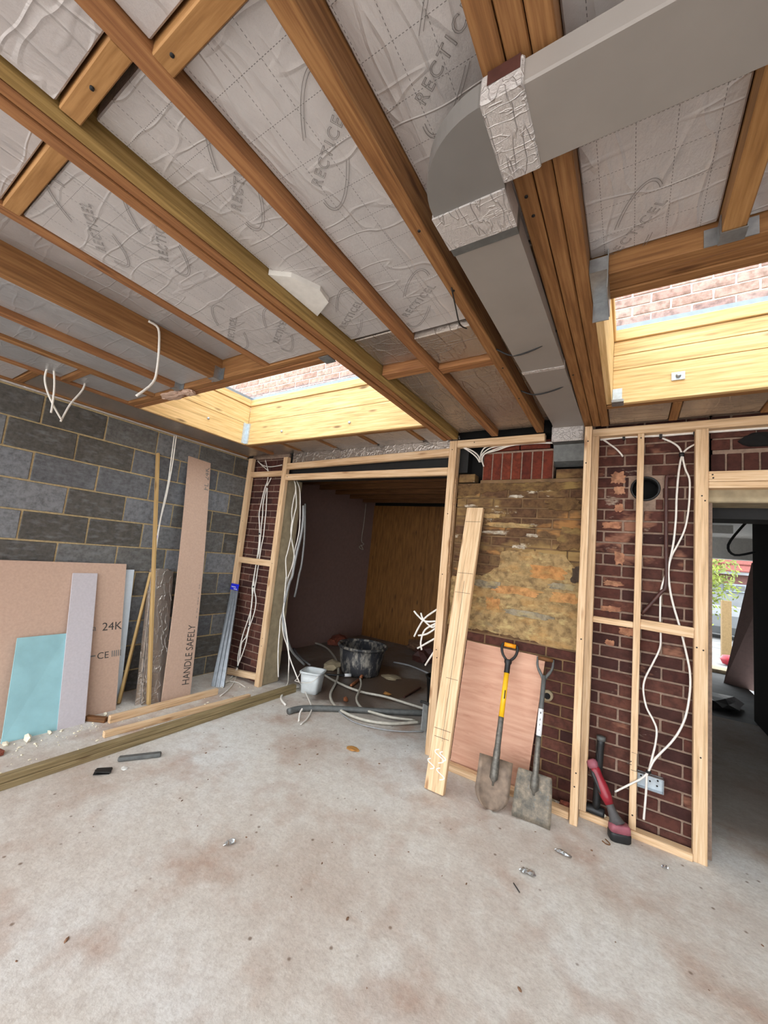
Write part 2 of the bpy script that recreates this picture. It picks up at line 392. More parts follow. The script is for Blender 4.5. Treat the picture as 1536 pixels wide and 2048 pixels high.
def block_mat():
    m, nt, b = mat_new('dense_block'); r = rnd_out(nt)
    c = ramp(nt, r, [(0, C('#524e48')), (.35, C('#5f5c58')), (.6, C('#6d6c6a')), (.85, C('#828488')), (1, C('#505053'))])
    v = coords(nt, scale=(1, 1, 1)); n = noise(nt, v, 28, 5, .7); c = mixc(nt, ramp(nt, n, [(.3, (.6, .6, .6, 1)), (.6, (0, 0, 0, 1))]), c, C('#2c2b2a'))
    v2 = coords(nt, scale=(1, 5, 14)); s = noise(nt, v2, 2.2, 3); c = mixc(nt, ramp(nt, s, [(.5, (0, 0, 0, 1)), (.75, (.4, .4, .4, 1))]), c, C('#85878a'))
    nt.links.new(c, b.inputs['Base Color']); b.inputs['Roughness'].default_value = .72; b.inputs['Specular IOR Level'].default_value = .4
    bump(nt, b, math_(nt, 'ADD', n, s), .5, .004); return m
M['block'] = block_mat()
def glass_mat():
    m = bpy.data.materials.new('roof_glass'); m.use_nodes = True; nt = m.node_tree; nt.nodes.clear()
    o = nt.nodes.new('ShaderNodeOutputMaterial'); t = nt.nodes.new('ShaderNodeBsdfTransparent'); g = nt.nodes.new('ShaderNodeBsdfGlossy')
    t.inputs[0].default_value = (.93, .96, .96, 1); g.inputs['Roughness'].default_value = .03; lw = nt.nodes.new('ShaderNodeLayerWeight'); lw.inputs[0].default_value = .5; f = nt.nodes.new('ShaderNodeMath'); f.operation = 'MULTIPLY_ADD'; pw = math_(nt, 'POWER', lw.outputs['Facing'], 4.0); nt.links.new(pw, f.inputs[0]); f.inputs[1].default_value = .5; f.inputs[2].default_value = .04
    x = nt.nodes.new('ShaderNodeMixShader'); nt.links.new(f.outputs[0], x.inputs[0]); nt.links.new(t.outputs[0], x.inputs[1]); nt.links.new(g.outputs[0], x.inputs[2]); nt.links.new(x.outputs[0], o.inputs[0]); return m
M['glass'] = glass_mat()
# measured cable and hose runs, in metres
P = {
'pierA': [[-3.615,3.005,2.199],[-3.639,3.005,2.093],[-3.657,3.005,1.964],[-3.667,3.005,1.844],[-3.636,3.005,1.718],[-3.615,3.005,1.615],[-3.6,3.005,1.484],[-3.598,3.005,1.338],[-3.61,3.005,1.121],[-3.606,2.999,0.995],[-3.577,2.994,0.888],[-3.566,2.988,0.759],[-3.589,2.982,0.632],[-3.629,2.977,0.482],[-3.647,2.971,0.335],[-3.648,2.966,0.215],[-3.629,2.96,0.135],[-3.719,2.984,0.01],[-3.608,2.811,0.01]],
'pierB': [[-3.609,3.015,2.163],[-3.629,3.015,2.042],[-3.632,3.015,1.943],[-3.617,3.015,1.839],[-3.612,3.015,1.705],[-3.599,3.015,1.558],[-3.592,3.015,1.412],[-3.607,3.015,1.323],[-3.614,3.015,1.106],[-3.597,3.008,1.011],[-3.587,3.001,0.843],[-3.567,2.993,0.708],[-3.561,2.986,0.586],[-3.572,2.979,0.47],[-3.625,2.972,0.39],[-3.62,2.964,0.306],[-3.612,2.957,0.181],[-3.613,2.95,0.14],[-3.692,3.016,0.01],[-3.467,2.79,0.01],[-3.355,2.632,0.01],[-3.301,2.535,0.01]],
'pierC': [[-3.59,3.01,2.154],[-3.579,3.01,2.041],[-3.561,3.01,1.891],[-3.556,3.01,1.78],[-3.547,3.01,1.597],[-3.558,3.01,1.487],[-3.564,3.01,1.356],[-3.572,3.01,1.073],[-3.569,3.004,0.977],[-3.523,2.999,0.896],[-3.505,2.994,0.811],[-3.511,2.988,0.71],[-3.544,2.982,0.583],[-3.553,2.977,0.496],[-3.557,2.971,0.389],[-3.582,2.966,0.278],[-3.619,2.961,0.165],[-3.622,2.955,0.134],[-3.688,3.012,0.012],[-3.59,2.855,0.012],[-3.578,2.774,0.012]],
'pierT1': [[-3.826,3.01,2.494],[-3.746,3.01,2.435],[-3.657,3.01,2.385],[-3.618,3.01,2.352],[-3.603,3.01,2.245],[-3.6,3.01,2.177]],
'pierT2': [[-3.677,3.0,2.491],[-3.626,3.0,2.396],[-3.6,3.0,2.349],[-3.59,3.0,2.265],[-3.606,3.0,2.182]],
'pierT3': [[-3.798,3.0,2.474],[-3.686,3.0,2.422],[-3.551,3.0,2.405],[-3.384,3.0,2.42]],
'pierT4': [[-3.542,3.005,2.273],[-3.566,3.005,2.228],[-3.594,3.005,2.176]],
'loop': [[-3.478,2.688,0.01],[-3.6,2.727,0.01],[-3.638,2.776,0.01],[-3.578,2.863,0.01],[-3.489,2.888,0.01],[-3.35,2.864,0.01]],
'alcA': [[-3.243,3.08,2.252],[-3.198,3.08,2.163],[-3.216,3.08,1.981],[-3.214,3.08,1.873],[-3.193,3.08,1.787],[-3.194,3.08,1.68],[-3.152,3.08,1.555],[-3.103,3.08,1.439],[-3.086,3.08,1.344],[-3.155,3.08,1.143],[-3.163,3.075,1.014],[-3.153,3.07,0.902],[-3.15,3.065,0.805],[-3.163,3.06,0.712],[-3.147,3.055,0.597],[-3.136,3.05,0.483],[-3.113,3.045,0.332],[-3.067,3.04,0.143]],
'alcB': [[-3.217,3.1,2.249],[-3.156,3.1,2.152],[-3.12,3.1,1.986],[-3.09,3.1,1.772],[-3.088,3.1,1.631],[-3.116,3.1,1.454],[-3.117,3.1,1.349],[-3.138,3.1,1.243],[-3.173,3.1,1.127],[-3.178,3.095,1.011],[-3.168,3.09,0.899],[-3.163,3.085,0.787],[-3.146,3.08,0.664],[-3.094,3.075,0.55],[-3.024,3.07,0.462],[-2.976,3.065,0.359],[-2.951,3.06,0.219],[-3.138,3.26,0.01],[-2.998,3.028,0.01],[-2.97,2.869,0.01],[-2.934,2.648,0.01],[-2.937,2.46,0.01],[-2.964,2.358,0.01],[-3.06,2.293,0.01]],
'alcC': [[-3.204,3.06,2.232],[-3.172,3.06,2.13],[-3.136,3.06,1.964],[-3.147,3.06,1.871],[-3.16,3.06,1.743],[-3.16,3.06,1.602],[-3.181,3.06,1.446],[-3.196,3.06,1.361],[-3.169,3.06,1.239],[-3.146,3.06,1.145],[-3.155,3.06,1.172],[-3.135,3.05,1.004],[-3.115,3.04,0.881],[-3.097,3.03,0.801],[-3.026,3.02,0.657],[-2.959,3.01,0.503],[-2.912,3.0,0.403],[-2.828,2.99,0.306],[-2.717,2.98,0.196],[-3.004,3.325,0.03],[-2.614,3.045,0.026],[-2.504,2.955,0.022],[-2.44,2.882,0.018],[-2.368,2.755,0.014],[-2.336,2.645,0.01]],
'alcHose1': [[-3.106,3.14,1.971],[-3.067,3.122,1.811],[-3.053,3.104,1.633],[-3.064,3.086,1.457],[-3.066,3.068,1.297],[-3.057,3.05,1.182],[-3.082,3.05,1.13],[-3.112,3.05,0.965],[-3.125,3.05,0.81],[-3.106,3.05,0.709],[-3.044,3.05,0.583],[-3.062,3.15,0.43],[-3.126,3.325,0.299],[-3.142,3.5,0.171]],
'alcHose2': [[-3.242,3.3,2.018],[-3.192,3.3,1.682],[-3.18,3.3,1.424],[-3.185,3.3,1.278],[-3.201,3.3,1.191],[-3.239,3.325,1.021],[-3.28,3.35,0.931]],
'alcEnd': [[-2.973,3.261,0.015],[-2.991,3.152,0.015],[-2.941,3.006,0.015],[-2.845,2.896,0.015],[-2.719,2.833,0.015]],
'alcEnd2': [[-2.471,2.794,0.06],[-2.456,2.753,0.035],[-2.391,2.677,0.01]],
'hoseA': [[-3.051,3.78,0.02],[-2.803,3.692,0.022],[-2.442,3.644,0.024],[-2.167,3.716,0.026],[-1.919,3.727,0.028],[-1.693,3.728,0.03]],
'hoseB': [[-4.336,4.644,0.02],[-4.221,4.878,0.02],[-3.916,4.804,0.02],[-3.577,4.57,0.02],[-3.274,4.292,0.02],[-3.009,3.987,0.02],[-2.806,3.697,0.02],[-2.634,3.399,0.02],[-2.503,3.243,0.02],[-2.35,3.139,0.02],[-2.17,3.085,0.02],[-1.969,3.101,0.02],[-1.785,3.198,0.02],[-1.688,3.313,0.02],[-1.607,3.426,0.02]],
'hoseC': [[-2.643,3.939,0.045],[-2.534,3.807,0.042],[-2.418,3.607,0.039],[-2.335,3.447,0.036],[-2.25,3.349,0.032],[-2.124,3.271,0.029],[-1.955,3.287,0.026],[-1.81,3.333,0.023],[-1.645,3.435,0.02]],
'hoseD': [[-2.29,3.097,0.01],[-2.056,3.015,0.01],[-1.851,3.046,0.01],[-1.649,3.152,0.01],[-1.498,3.304,0.01]],
'hoseE': [[-4.249,4.359,0.03],[-3.923,4.123,0.03],[-3.612,3.948,0.03],[-3.466,3.874,0.03]],
'hoseF': [[-4.126,4.323,0.03],[-3.716,4.054,0.03],[-3.41,3.91,0.03]],
'pipe': [[-2.573,2.726,0.025],[-2.532,2.871,0.025],[-2.297,3.104,0.025],[-1.954,3.379,0.025],[-1.652,3.645,0.025]],
'blackhose': [[-3.04,3.785,0.03],[-2.958,3.842,0.03],[-2.872,3.934,0.03]],
'whiteconn': [[-2.872,3.934,0.03],[-2.827,4.001,0.03]],
'copper1': [[-2.61,3.715,0.02],[-2.686,3.981,0.02]],
'copper2': [[-2.689,4.016,0.03],[-2.731,4.118,0.03]],
'copper3': [[-2.405,3.358,0.01]],
'bit': [[-2.2,3.837,0.01]],
'rod': [[-2.024,3.896,0.01],[-2.044,4.335,0.01]],
'farhose': [[-2.804,4.984,0.02],[-2.555,5.022,0.02],[-2.208,4.903,0.02]],
'stone': [[-3.156,3.923,0.01],[-3.168,4.185,0.01]],
'patch': [[-2.624,4.446,0.01],[-2.411,4.326,0.01]],
'spr0': [[-1.326,3.0,1.109],[-1.427,3.0,1.024],[-1.481,3.0,0.932],[-1.513,3.0,0.856]],
'spr1': [[-1.534,3.0,1.063],[-1.49,3.0,1.028],[-1.424,3.0,0.997],[-1.325,3.0,1.014]],
'spr2': [[-1.469,3.0,1.059],[-1.441,3.0,1.008],[-1.359,3.0,0.96],[-1.323,3.0,0.987]],
'spr3': [[-1.317,3.0,1.002],[-1.418,3.0,0.929],[-1.447,3.0,0.828],[-1.433,3.0,0.763]],
'spr4': [[-1.307,3.0,0.889],[-1.473,3.0,0.768]],
'spr5': [[-1.306,3.0,0.802],[-1.391,3.0,0.65]],
'spr6': [[-1.475,3.0,0.871],[-1.399,3.0,0.899],[-1.321,3.0,0.96]],
'ceil1': [[-3.42,0.852,2.58],[-3.42,0.847,2.488],[-3.42,0.875,2.398],[-3.42,0.929,2.305],[-3.42,0.98,2.234]],
'ceil2': [[-3.4,0.875,2.581],[-3.4,0.899,2.457],[-3.4,0.909,2.333],[-3.4,0.911,2.257]],
'ceil3': [[-3.43,1.076,2.595],[-3.43,1.069,2.497],[-3.43,1.015,2.366],[-3.43,0.98,2.222]],
'ceil4': [[-2.24,0.926,2.642],[-2.24,0.979,2.632],[-2.24,0.999,2.538],[-2.24,1.009,2.418],[-2.24,1.0,2.322],[-2.24,0.931,2.217]],
'c1': [[0.162,3.015,2.443],[0.214,3.015,2.411],[0.249,3.015,2.375],[0.265,3.015,2.326],[0.257,3.015,2.273],[0.248,3.015,2.186],[0.241,3.015,2.053],[0.239,3.015,1.922],[0.231,3.015,1.792],[0.221,3.015,1.708],[0.209,3.015,1.63],[0.205,3.015,1.565],[0.214,3.015,1.465],[0.233,3.015,1.368],[0.261,3.015,1.262],[0.279,3.015,1.186],[0.296,3.009,1.101],[0.311,3.003,1.017],[0.315,2.997,0.932],[0.308,2.991,0.839],[0.292,2.985,0.744],[0.263,2.979,0.658],[0.225,2.973,0.585],[0.182,2.967,0.522],[0.143,2.961,0.46],[0.119,2.955,0.394],[0.112,2.955,0.371],[0.109,2.955,0.268],[0.103,2.955,0.165],[0.101,2.955,0.126]],
'c2': [[0.329,3.02,2.39],[0.288,3.02,2.36],[0.27,3.02,2.321],[0.284,3.02,2.233],[0.305,3.02,2.166],[0.306,3.02,2.054],[0.299,3.02,1.944],[0.282,3.02,1.84],[0.247,3.02,1.742],[0.222,3.02,1.682],[0.205,3.02,1.61],[0.182,3.02,1.525],[0.168,3.02,1.446],[0.166,3.02,1.339],[0.167,3.02,1.264],[0.171,3.02,1.184],[0.167,3.014,1.103],[0.132,3.008,1.005],[0.096,3.002,0.912],[0.087,2.996,0.838],[0.104,2.99,0.747],[0.136,2.985,0.687],[0.156,2.979,0.636],[0.152,2.973,0.562],[0.138,2.967,0.484],[0.124,2.961,0.413],[0.115,2.955,0.387],[0.085,2.95,0.346],[0.035,2.95,0.299],[-0.045,2.95,0.223]],
'c3': [[-0.19,3.03,2.477],[-0.144,3.03,2.436],[-0.1,3.03,2.396],[-0.069,3.03,2.358],[-0.056,3.03,2.335]],
'tb1': [[-0.196,3.03,2.467],[-0.053,3.03,2.473],[0.154,3.03,2.466],[0.33,3.03,2.468]],
'tb2': [[-0.196,3.035,2.483],[-0.054,3.035,2.482],[0.154,3.035,2.475],[0.33,3.035,2.476]],
'fan1': [[-1.214,3.0,2.476],[-1.142,3.0,2.43],[-1.085,3.0,2.382],[-1.055,3.0,2.337]],
'fan2': [[-1.205,3.0,2.475],[-1.124,3.0,2.438],[-1.072,3.0,2.395],[-1.052,3.0,2.354]],
'fan3': [[-1.062,3.03,2.354],[-1.052,3.03,2.406],[-0.994,3.03,2.456],[-0.885,3.03,2.474],[-0.661,3.03,2.478],[-0.5,3.03,2.472]],
'fan4': [[-1.055,3.025,2.343],[-1.033,3.025,2.404],[-0.966,3.025,2.439],[-0.85,3.025,2.466],[-0.66,3.025,2.473],[-0.499,3.025,2.467]],
'fan5': [[-1.064,3.03,2.38],[-1.054,3.03,2.433],[-1.021,3.03,2.471],[-0.936,3.03,2.482],[-0.852,3.03,2.48]],
'fan6': [[-1.024,3.02,2.305],[-1.041,3.02,2.359],[-1.023,3.02,2.411],[-0.914,3.02,2.438],[-0.816,3.02,2.466],[-0.659,3.02,2.473],[-0.498,3.02,2.463]],
'wallcab1': [[-3.9,2.021,2.495],[-3.9,2.029,2.234],[-3.9,2.034,1.993],[-3.9,2.022,1.752],[-3.9,2.016,1.483],[-3.9,2.023,1.317]],
'wallcab2': [[-3.89,2.036,2.499],[-3.89,2.043,2.22],[-3.89,2.036,1.89],[-3.89,2.017,1.65],[-3.89,2.017,1.467],[-3.89,2.021,1.318]],
'off1': [[-3.39,1.624,0.0],[-3.373,2.555,0.0]],
'off2': [[-3.258,1.5,0.0],[-3.166,2.663,0.0]],
'off3': [[-3.535,1.515,0.0],[-3.404,1.629,0.0]],
'gtimber': [[-2.917,0.89,0.0],[-2.938,3.177,0.0]],
'plank': [[-1.112,2.556,0.0],[-0.988,2.584,0.0]],
'debris': [[-3.386,0.996,0.0],[-3.508,1.046,0.0],[-3.479,1.135,0.0],[-3.498,1.277,0.0],[-3.595,1.684,0.0],[-3.568,1.501,0.0]],
'blacktube': [[-2.787,1.432,0.0],[-2.657,1.636,0.0]],
'blackfold': [[-2.741,1.256,0.0],[-2.731,1.371,0.0]],
'white': [[-2.676,1.411,0.0]],
'lilacT': [[-3.91,1.387,1.108],[-3.91,1.565,1.11]],
'blueT': [[-3.78,1.076,0.65],[-3.78,1.369,0.65]],
'bigtxt': [[-3.77,1.648,0.676],[-3.77,1.766,0.664],[-3.77,1.647,0.461],[-3.77,1.776,0.442],[-3.77,1.554,0.685]],
'talltxt': [[-3.7,2.421,0.05],[-3.7,2.329,0.622],[-3.7,2.318,1.996],[-3.7,2.295,2.258]],
}
# ================================================================== the setting
FY = 2.968      # front of the stud frames
WY = 3.04       # face of the old brick wall
LX = -3.97      # face of the block wall
CZ = 2.53       # underside of the joists

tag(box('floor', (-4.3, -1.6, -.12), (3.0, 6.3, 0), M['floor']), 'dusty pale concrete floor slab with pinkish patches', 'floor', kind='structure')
tag(box('ground', (-14, -22, -.2), (14, -1.6, -.02), M['floor']), 'open ground outside behind the viewpoint', 'ground', kind='structure')

# --- left wall of dense blocks
wl = root('wall_left', (LX, 1, 0), 'dark grey concrete block wall with tan mortar joints', 'wall', kind='structure')
box('mortar_bed', (LX - .14, -1.6, 0), (LX - .0055, 3.2, 2.72), M['mortar_block'], wl)
BL = [box_mesh(.10, .434, .2175, .004, .0025) for _ in range(4)] 
for m_ in BL: m_.materials.append(M['block'])
half = {}
for c in range(-1, 12):
    z = -.035 + c * .231; off = (.8235 if c % 2 else 1.0125)
    y = off - 6 * .447
    while y < 3.15:
        y0, y1 = max(y, -1.6), min(y + .447, 3.19); z0, z1 = max(z, 0.0), min(z + .231, 2.71)
        if y1 - y0 > .03 and z1 - z0 > .04:
            if y1 - y0 > .44 and z1 - z0 > .225: me = BL[random.randrange(4)]
            else:
                k = (round(y1 - y0, 3), round(z1 - z0, 3))
                if k not in half: half[k] = box_mesh(.10, k[0] - .011, k[1] - .0115, .004); half[k].materials.append(M['block'])
                me = half[k]
            mk('block', me, None, wl, Matrix.Translation((LX - .05 + random.uniform(-.001, .002), (y0 + y1) / 2, (z0 + z1) / 2)))
        y += .447

# --- old brick wall behind the stud frames, in three stretches
def brick_panel(w, x0, x1, z0, z1, mat, skip=None, pitch=.2215, phase=-.044, cz=.0757, face=WY, bedm=None, dirty=None):
    full = [box_mesh(pitch - .011, .1, cz - .011, .003, .002) for _ in range(3)]; cut = {}
    c0, c1 = int(math.floor(z0 / cz + 1e-6)), int(math.ceil(z1 / cz - 1e-6))
    for c in range(c0, c1):
        za, zb = max(c * cz, z0), min((c + 1) * cz, z1)
        if zb - za < .02: continue
        x = phase + (0 if c % 2 == 0 else -.5 * pitch); x -= math.ceil((x - x0) / pitch) * pitch
        while x < x1:
            a, b = max(x, x0), min(x + pitch, x1)
            for a, b in (skip(a, b, za, zb) if skip else [(a, b)]):
                if b - a < .025: continue
                if b - a > pitch - .002 and zb - za > cz - .002: me = full[random.randrange(3)]
                else:
                    k = (round(b - a, 2), round(zb - za, 3))
                    if k not in cut: cut[k] = box_mesh(max(k[0] - .011, .012), .1, k[1] - .011, .003)
                    me = cut[k]
                o = mk('brick', me, None, w, Matrix.Translation(((a + b) / 2, face + .05 + random.uniform(-.002, .003), (za + zb) / 2)))
                mt = dirty((a + b) / 2, (za + zb) / 2) if dirty else mat
                if not me.materials: me.materials.append(mat)
                if mt is not mat: o.material_slots[0].link = 'OBJECT'; o.material_slots[0].material = mt
            x += pitch

wb1 = root('wall_back_left', (-3.63, WY, 0), 'narrow dark red brick pier beside the block wall', 'wall', kind='structure')
box('mortar_bed', (-3.97, WY + .007, 0), (-3.33, WY + .2, 2.70), M['mortar'], wb1)
brick_panel(wb1, -3.96, -3.335, 0, 2.52, M['brick'], phase=-3.52)
# rendered return of the pier into the alcove
box('rendered_return', (-3.335, FY + .066, 0), (-3.285, 3.262, 2.27), M['render'], wb1, .006)
box('rendered_return_back', (-4.2, 3.20, 0), (-3.30, 3.262, 2.45), M['render'], wb1)

wb2 = root('wall_back_middle', (-.78, WY, 0), 'brick wall smeared with old tan mortar between the timber posts', 'wall', kind='structure')
box('mortar_bed', (-1.24, WY + .008, 0), (-.24, WY + .2, 2.17), M['mortar_tan'], wb2)
brick_panel(wb2, -1.24, -.24, 0, .98, M['brick'])
brick_panel(wb2, -1.24, -.24, .98, 2.17, M['brick_tan'])
# mortar skin left over the bricks, in ragged patches
def ragged(cx, cz, rx, rz, seed, mat, y=WY, th=.006, parent=wb2, name='mortar_patch'):
    rd = random.Random(seed); pts = []
    for k in range(26):
        a = 2 * math.pi * k / 26; q = rd.uniform(.7, 1.08); s = 1 / max(abs(math.cos(a)), abs(math.sin(a))) ** .75
        pts.append((cx + rx * q * s * math.cos(a), cz + rz * q * s * math.sin(a)))
    return prism(name, pts, 'y', y - th, y + .02, mat, parent)
M['patch_tan'] = brick_mat('tan_mortar_skin', ['#a0845a', '#aa9066'], [(3, .52, .68, '#b98a50', .6), (7, .55, .68, '#7d6c4c', .7), (14, .55, .7, '#c4ae78', .6), (2.4, .58, .66, '#8a7c64', .6)])
M['patch_orange'] = brick_mat('orange_mortar_skin', ['#b9834e', '#c08c58'], [(9, .5, .65, '#a58452', .8), (20, .55, .7, '#8a6a44', .6)])
M['patch_dark'] = brick_mat('dark_mortar_skin', ['#4a4036', '#55483a'], [(6, .55, .68, '#6d5a44', .7)])
M['patch_grey'] = brick_mat('grey_mortar_skin', ['#8f8570', '#988c76'], [(9, .5, .65, '#a89468', .7)])
M['patch_white'] = brick_mat('lime_bloom', ['#c9bfae', '#bdb09a'], [(16, .48, .6, '#7a6048', .9)])
M['patch_peach'] = brick_mat('peach_mortar_smear', ['#b07c5e', '#b98a6c'], [(12, .5, .65, '#8a5a46', .7)])
M['patch_brown'] = brick_mat('brown_mortar_skin', ['#6d5434', '#75593a'], [(4, .52, .64, '#8f7648', .8), (7, .58, .66, '#4a3624', .7)])
def skin(name, pts, mat, th):
    rd = random.Random(len(pts)); out = []
    for (a, b), (c, d) in zip(pts, pts[1:] + pts[:1]):
        n = max(2, int(math.hypot(c - a, d - b) / .03))
        for k in range(n): t = k / n; out.append((a + (c - a) * t + rd.uniform(-.012, .012), b + (d - b) * t + rd.uniform(-.010, .010)))
    return prism(name, out, 'y', WY - th, WY + .02, mat, wb2)
skin('mortar_skin', [(-1.235, 1.0), (-.90, 1.01), (-.62, 1.0), (-.38, .985), (-.25, 1.0), (-.25, 1.44), (-.33, 1.46), (-.33, 1.55), (-.40, 1.63), (-.60, 1.64), (-.84, 1.63), (-.86, 1.50), (-.98, 1.42), (-1.235, 1.40)], M['patch_tan'], .004)
skin('mortar_skin', [(-1.235, 2.05), (-1.05, 2.08), (-.9, 2.11), (-.55, 2.10), (-.25, 2.12), (-.25, 2.165), (-1.235, 2.165)], M['patch_brown'], .004)
for i, (cx, cz_, rx, rz, mt) in enumerate([(-.50, 1.50, .13, .05, 'patch_orange'), (-.72, 1.34, .20, .035, 'patch_orange'), (-.38, 1.33, .10, .04, 'patch_orange'), (-.88, 1.22, .06, .05, 'patch_orange'), (-.30, 1.50, .05, .06, 'patch_dark'), (-.95, 1.36, .12, .03, 'patch_grey'), (-.62, 1.18, .18, .025, 'patch_grey'), (-.40, 1.41, .10, .025, 'patch_grey'), (-.80, 1.83, .20, .022, 'patch_tan'), (-.95, 1.90, .10, .02, 'patch_tan'), (-.42, 2.0, .12, .05, 'patch_brown'), (-.36, 1.75, .09, .09, 'patch_brown')]):
    ragged(cx, cz_, rx, rz, i, M[mt], th=.006 + .0008 * i)
for i, (cx, cz_, rx, rz) in enumerate([(-.76, 2.06, .06, .012), (-.90, 1.77, .11, .016), (-.62, 1.76, .05, .014), (-.72, 1.67, .05, .014), (-1.12, 1.98, .06, .012), (-.5, 2.02, .05, .01)]): ragged(cx, cz_, rx, rz, 70 + i, M['patch_white'], th=.003, name='lime_bloom')
# soldier course over it, with cavities either side
box('cavity_back', (-1.24, WY + .13, 2.17), (-.24, WY + .2, 2.6), M['void'], wb2)
box('soldier_mortar', (-1.04, WY + .012, 2.19), (-.5, WY + .12, 2.43), M['mortar'], wb2)
sm = box_mesh(.0665, .1, .215, .003, .0015); sm.materials.append(M['brick_red'])
for i in range(7): mk('brick', sm, None, wb2, Matrix.Translation((-1.04 + .0386 + i * .0772, WY + .055, 2.305)))
box('ledge', (-1.05, WY - .004, 2.165), (-.28, WY + .1, 2.195), M['mortar_tan'], wb2, .004)
box('brick_over_soldiers', (-.98, WY + .02, 2.44), (-.76, WY + .12, 2.51), M['brick_red'], wb2, .003)
box('brick_over_soldiers', (-.75, WY + .02, 2.44), (-.53, WY + .12, 2.51), M['brick_red'], wb2, .003)
box('brick_end', (-1.24, WY, 2.18), (-1.1, WY + .1, 2.25), M['brick_tan'], wb2, .003)
box('brick_end', (-.48, WY + .02, 2.2), (-.24, WY + .1, 2.27), M['brick_tan'], wb2, .003)
tube('pipe_stub', [(-.46, WY + .02, .655), (-.46, WY - .03, .655)], .035, M['render'], wb2, 16)
tube('bore_disc', [(-.46, WY - .028, .655), (-.46, WY - .033, .655)], .021, M['void'], wb2, 14)  # flat black disc stands in for the shaded inside of the stub

wb3 = root('wall_back_right', (.05, WY, 0), 'dark red brick wall with mortar smears and a round pipe hole', 'wall', kind='structure')
HX, HZ, HR = .076, 2.112, .088
def hole(a, b, za, zb):
    dz = max(za - HZ, 0, HZ - zb)
    if dz >= HR: return [(a, b)]
    c = math.sqrt(HR * HR - dz * dz); return [(a, min(b, HX - c)), (max(a, HX + c), b)] if not (b <= HX - c or a >= HX + c) else [(a, b)]
def ring_plate(name, x0, x1, z0, z1, cx, cz_, r, ya, yb, mat, parent, n=40):
    ang = sorted([2 * math.pi * k / n for k in range(n)] + [math.atan2(z - cz_, x - cx) % (2 * math.pi) for x in (x0, x1) for z in (z0, z1)])
    inn, out = [], []
    for a in ang:
        c, s = math.cos(a), math.sin(a); t = min([(x1 - cx) / c if c > 1e-9 else 1e9, (x0 - cx) / c if c < -1e-9 else 1e9, (z1 - cz_) / s if s > 1e-9 else 1e9, (z0 - cz_) / s if s < -1e-9 else 1e9])
        inn.append((cx + r * c, cz_ + r * s)); out.append((cx + t * c, cz_ + t * s))
    k = len(ang); v = [(p[0], ya, p[1]) for p in inn] + [(p[0], ya, p[1]) for p in out] + [(p[0], yb, p[1]) for p in inn]
    f = []
    for i in range(k):
        j = (i + 1) % k; f += [(i, j, k + j, k + i), (j, i, 2 * k + i, 2 * k + j)]
    return mk(name, mesh_of(v, f), mat, parent)
ring_plate('mortar_bed', -.26, .42, 0, 2.7, HX, HZ, HR, WY + .008, WY + .11, M['mortar'], wb3)
ring_plate('hole_mortar', HX - .10, HX + .105, HZ - .105, HZ + .10, HX, HZ, HR - .004, WY + .004, WY + .06, M['mortar'], wb3)
box('cavity_back', (-.26, WY + .115, 0), (.42, WY + .2, 2.7), M['void'], wb3)
def smear(x, z):
    if -.16 < x < .02 and z > 1.15: return M['brick_dirty']
    return M['brick_dirty'] if random.random() < .25 else M['brick']
brick_panel(wb3, -.235, .405, 0, 2.65, M['brick'], hole, dirty=smear)
slv = lathe('sleeve', [(HR - .016, .11), (HR - .016, 0), (HR - .006, 0), (HR - .006, .11)], M['black'], wb3, (0, 0, 0), 28); slv.matrix_basis = mat_world(wb3).inverted() @ Matrix.Translation((HX, WY - .004, HZ)) @ Matrix.Rotation(math.radians(-90), 4, 'X')
for i, (cx, cz_, rx, rz) in enumerate([(-.08, 2.19, .045, .045), (-.07, 2.10, .035, .03), (-.07, 1.98, .03, .03), (-.11, 1.86, .06, .025), (-.06, 1.64, .03, .05), (-.09, 1.47, .06, .02), (-.1, 1.30, .06, .02), (.0, 1.17, .05, .03), (-.1, 1.08, .03, .02)]):
    ragged(cx, cz_, rx, rz, 40 + i, M['patch_peach'], th=.003, parent=wb3)
# over the doorway: soldier arch, courses, concrete lintel
box('mortar_bed', (.405, WY + .008, 2.20), (1.6, WY + .2, 2.7), M['mortar'], wb3)
brick_panel(wb3, .405, 1.4, 2.33, 2.63, M['brick'])
so = box_mesh(.0665, .1, .115, .003); so.materials.append(M['brick'])
for i in range(13): mk('brick', so, None, wb3, Matrix.Translation((.445 + i * .0765, WY + .05, 2.268)))
lump('foam_filled_hole', (.66, WY - .01, 2.36), (.11, .03, .05), M['void'], wb3, 3)
box('lintel', (.36, WY - .01, 2.02), (1.6, WY + .2, 2.13), M['render'], wb3, .006)
box('steel_lintel', (.36, WY + .2, 1.95), (1.6, WY + .42, 2.25), M['steel_dark'], wb3)
box('plain_brickwork', (1.28, WY + .002, 0), (2.62, WY + .2, 2.2), M['brick'], wb3); box('plain_brickwork', (1.45, WY + .002, 2.2), (2.62, WY + .2, 2.7), M['brick'], wb3)
box('jamb', (.34, WY + .01, 0), (.41, WY + .4, 2.03), M['mortar'], wb3)
timber('door_lining', (.352, FY + .068, .05), (.352, FY + .068, 2.16), .03, .012, M['stud'], wb3)

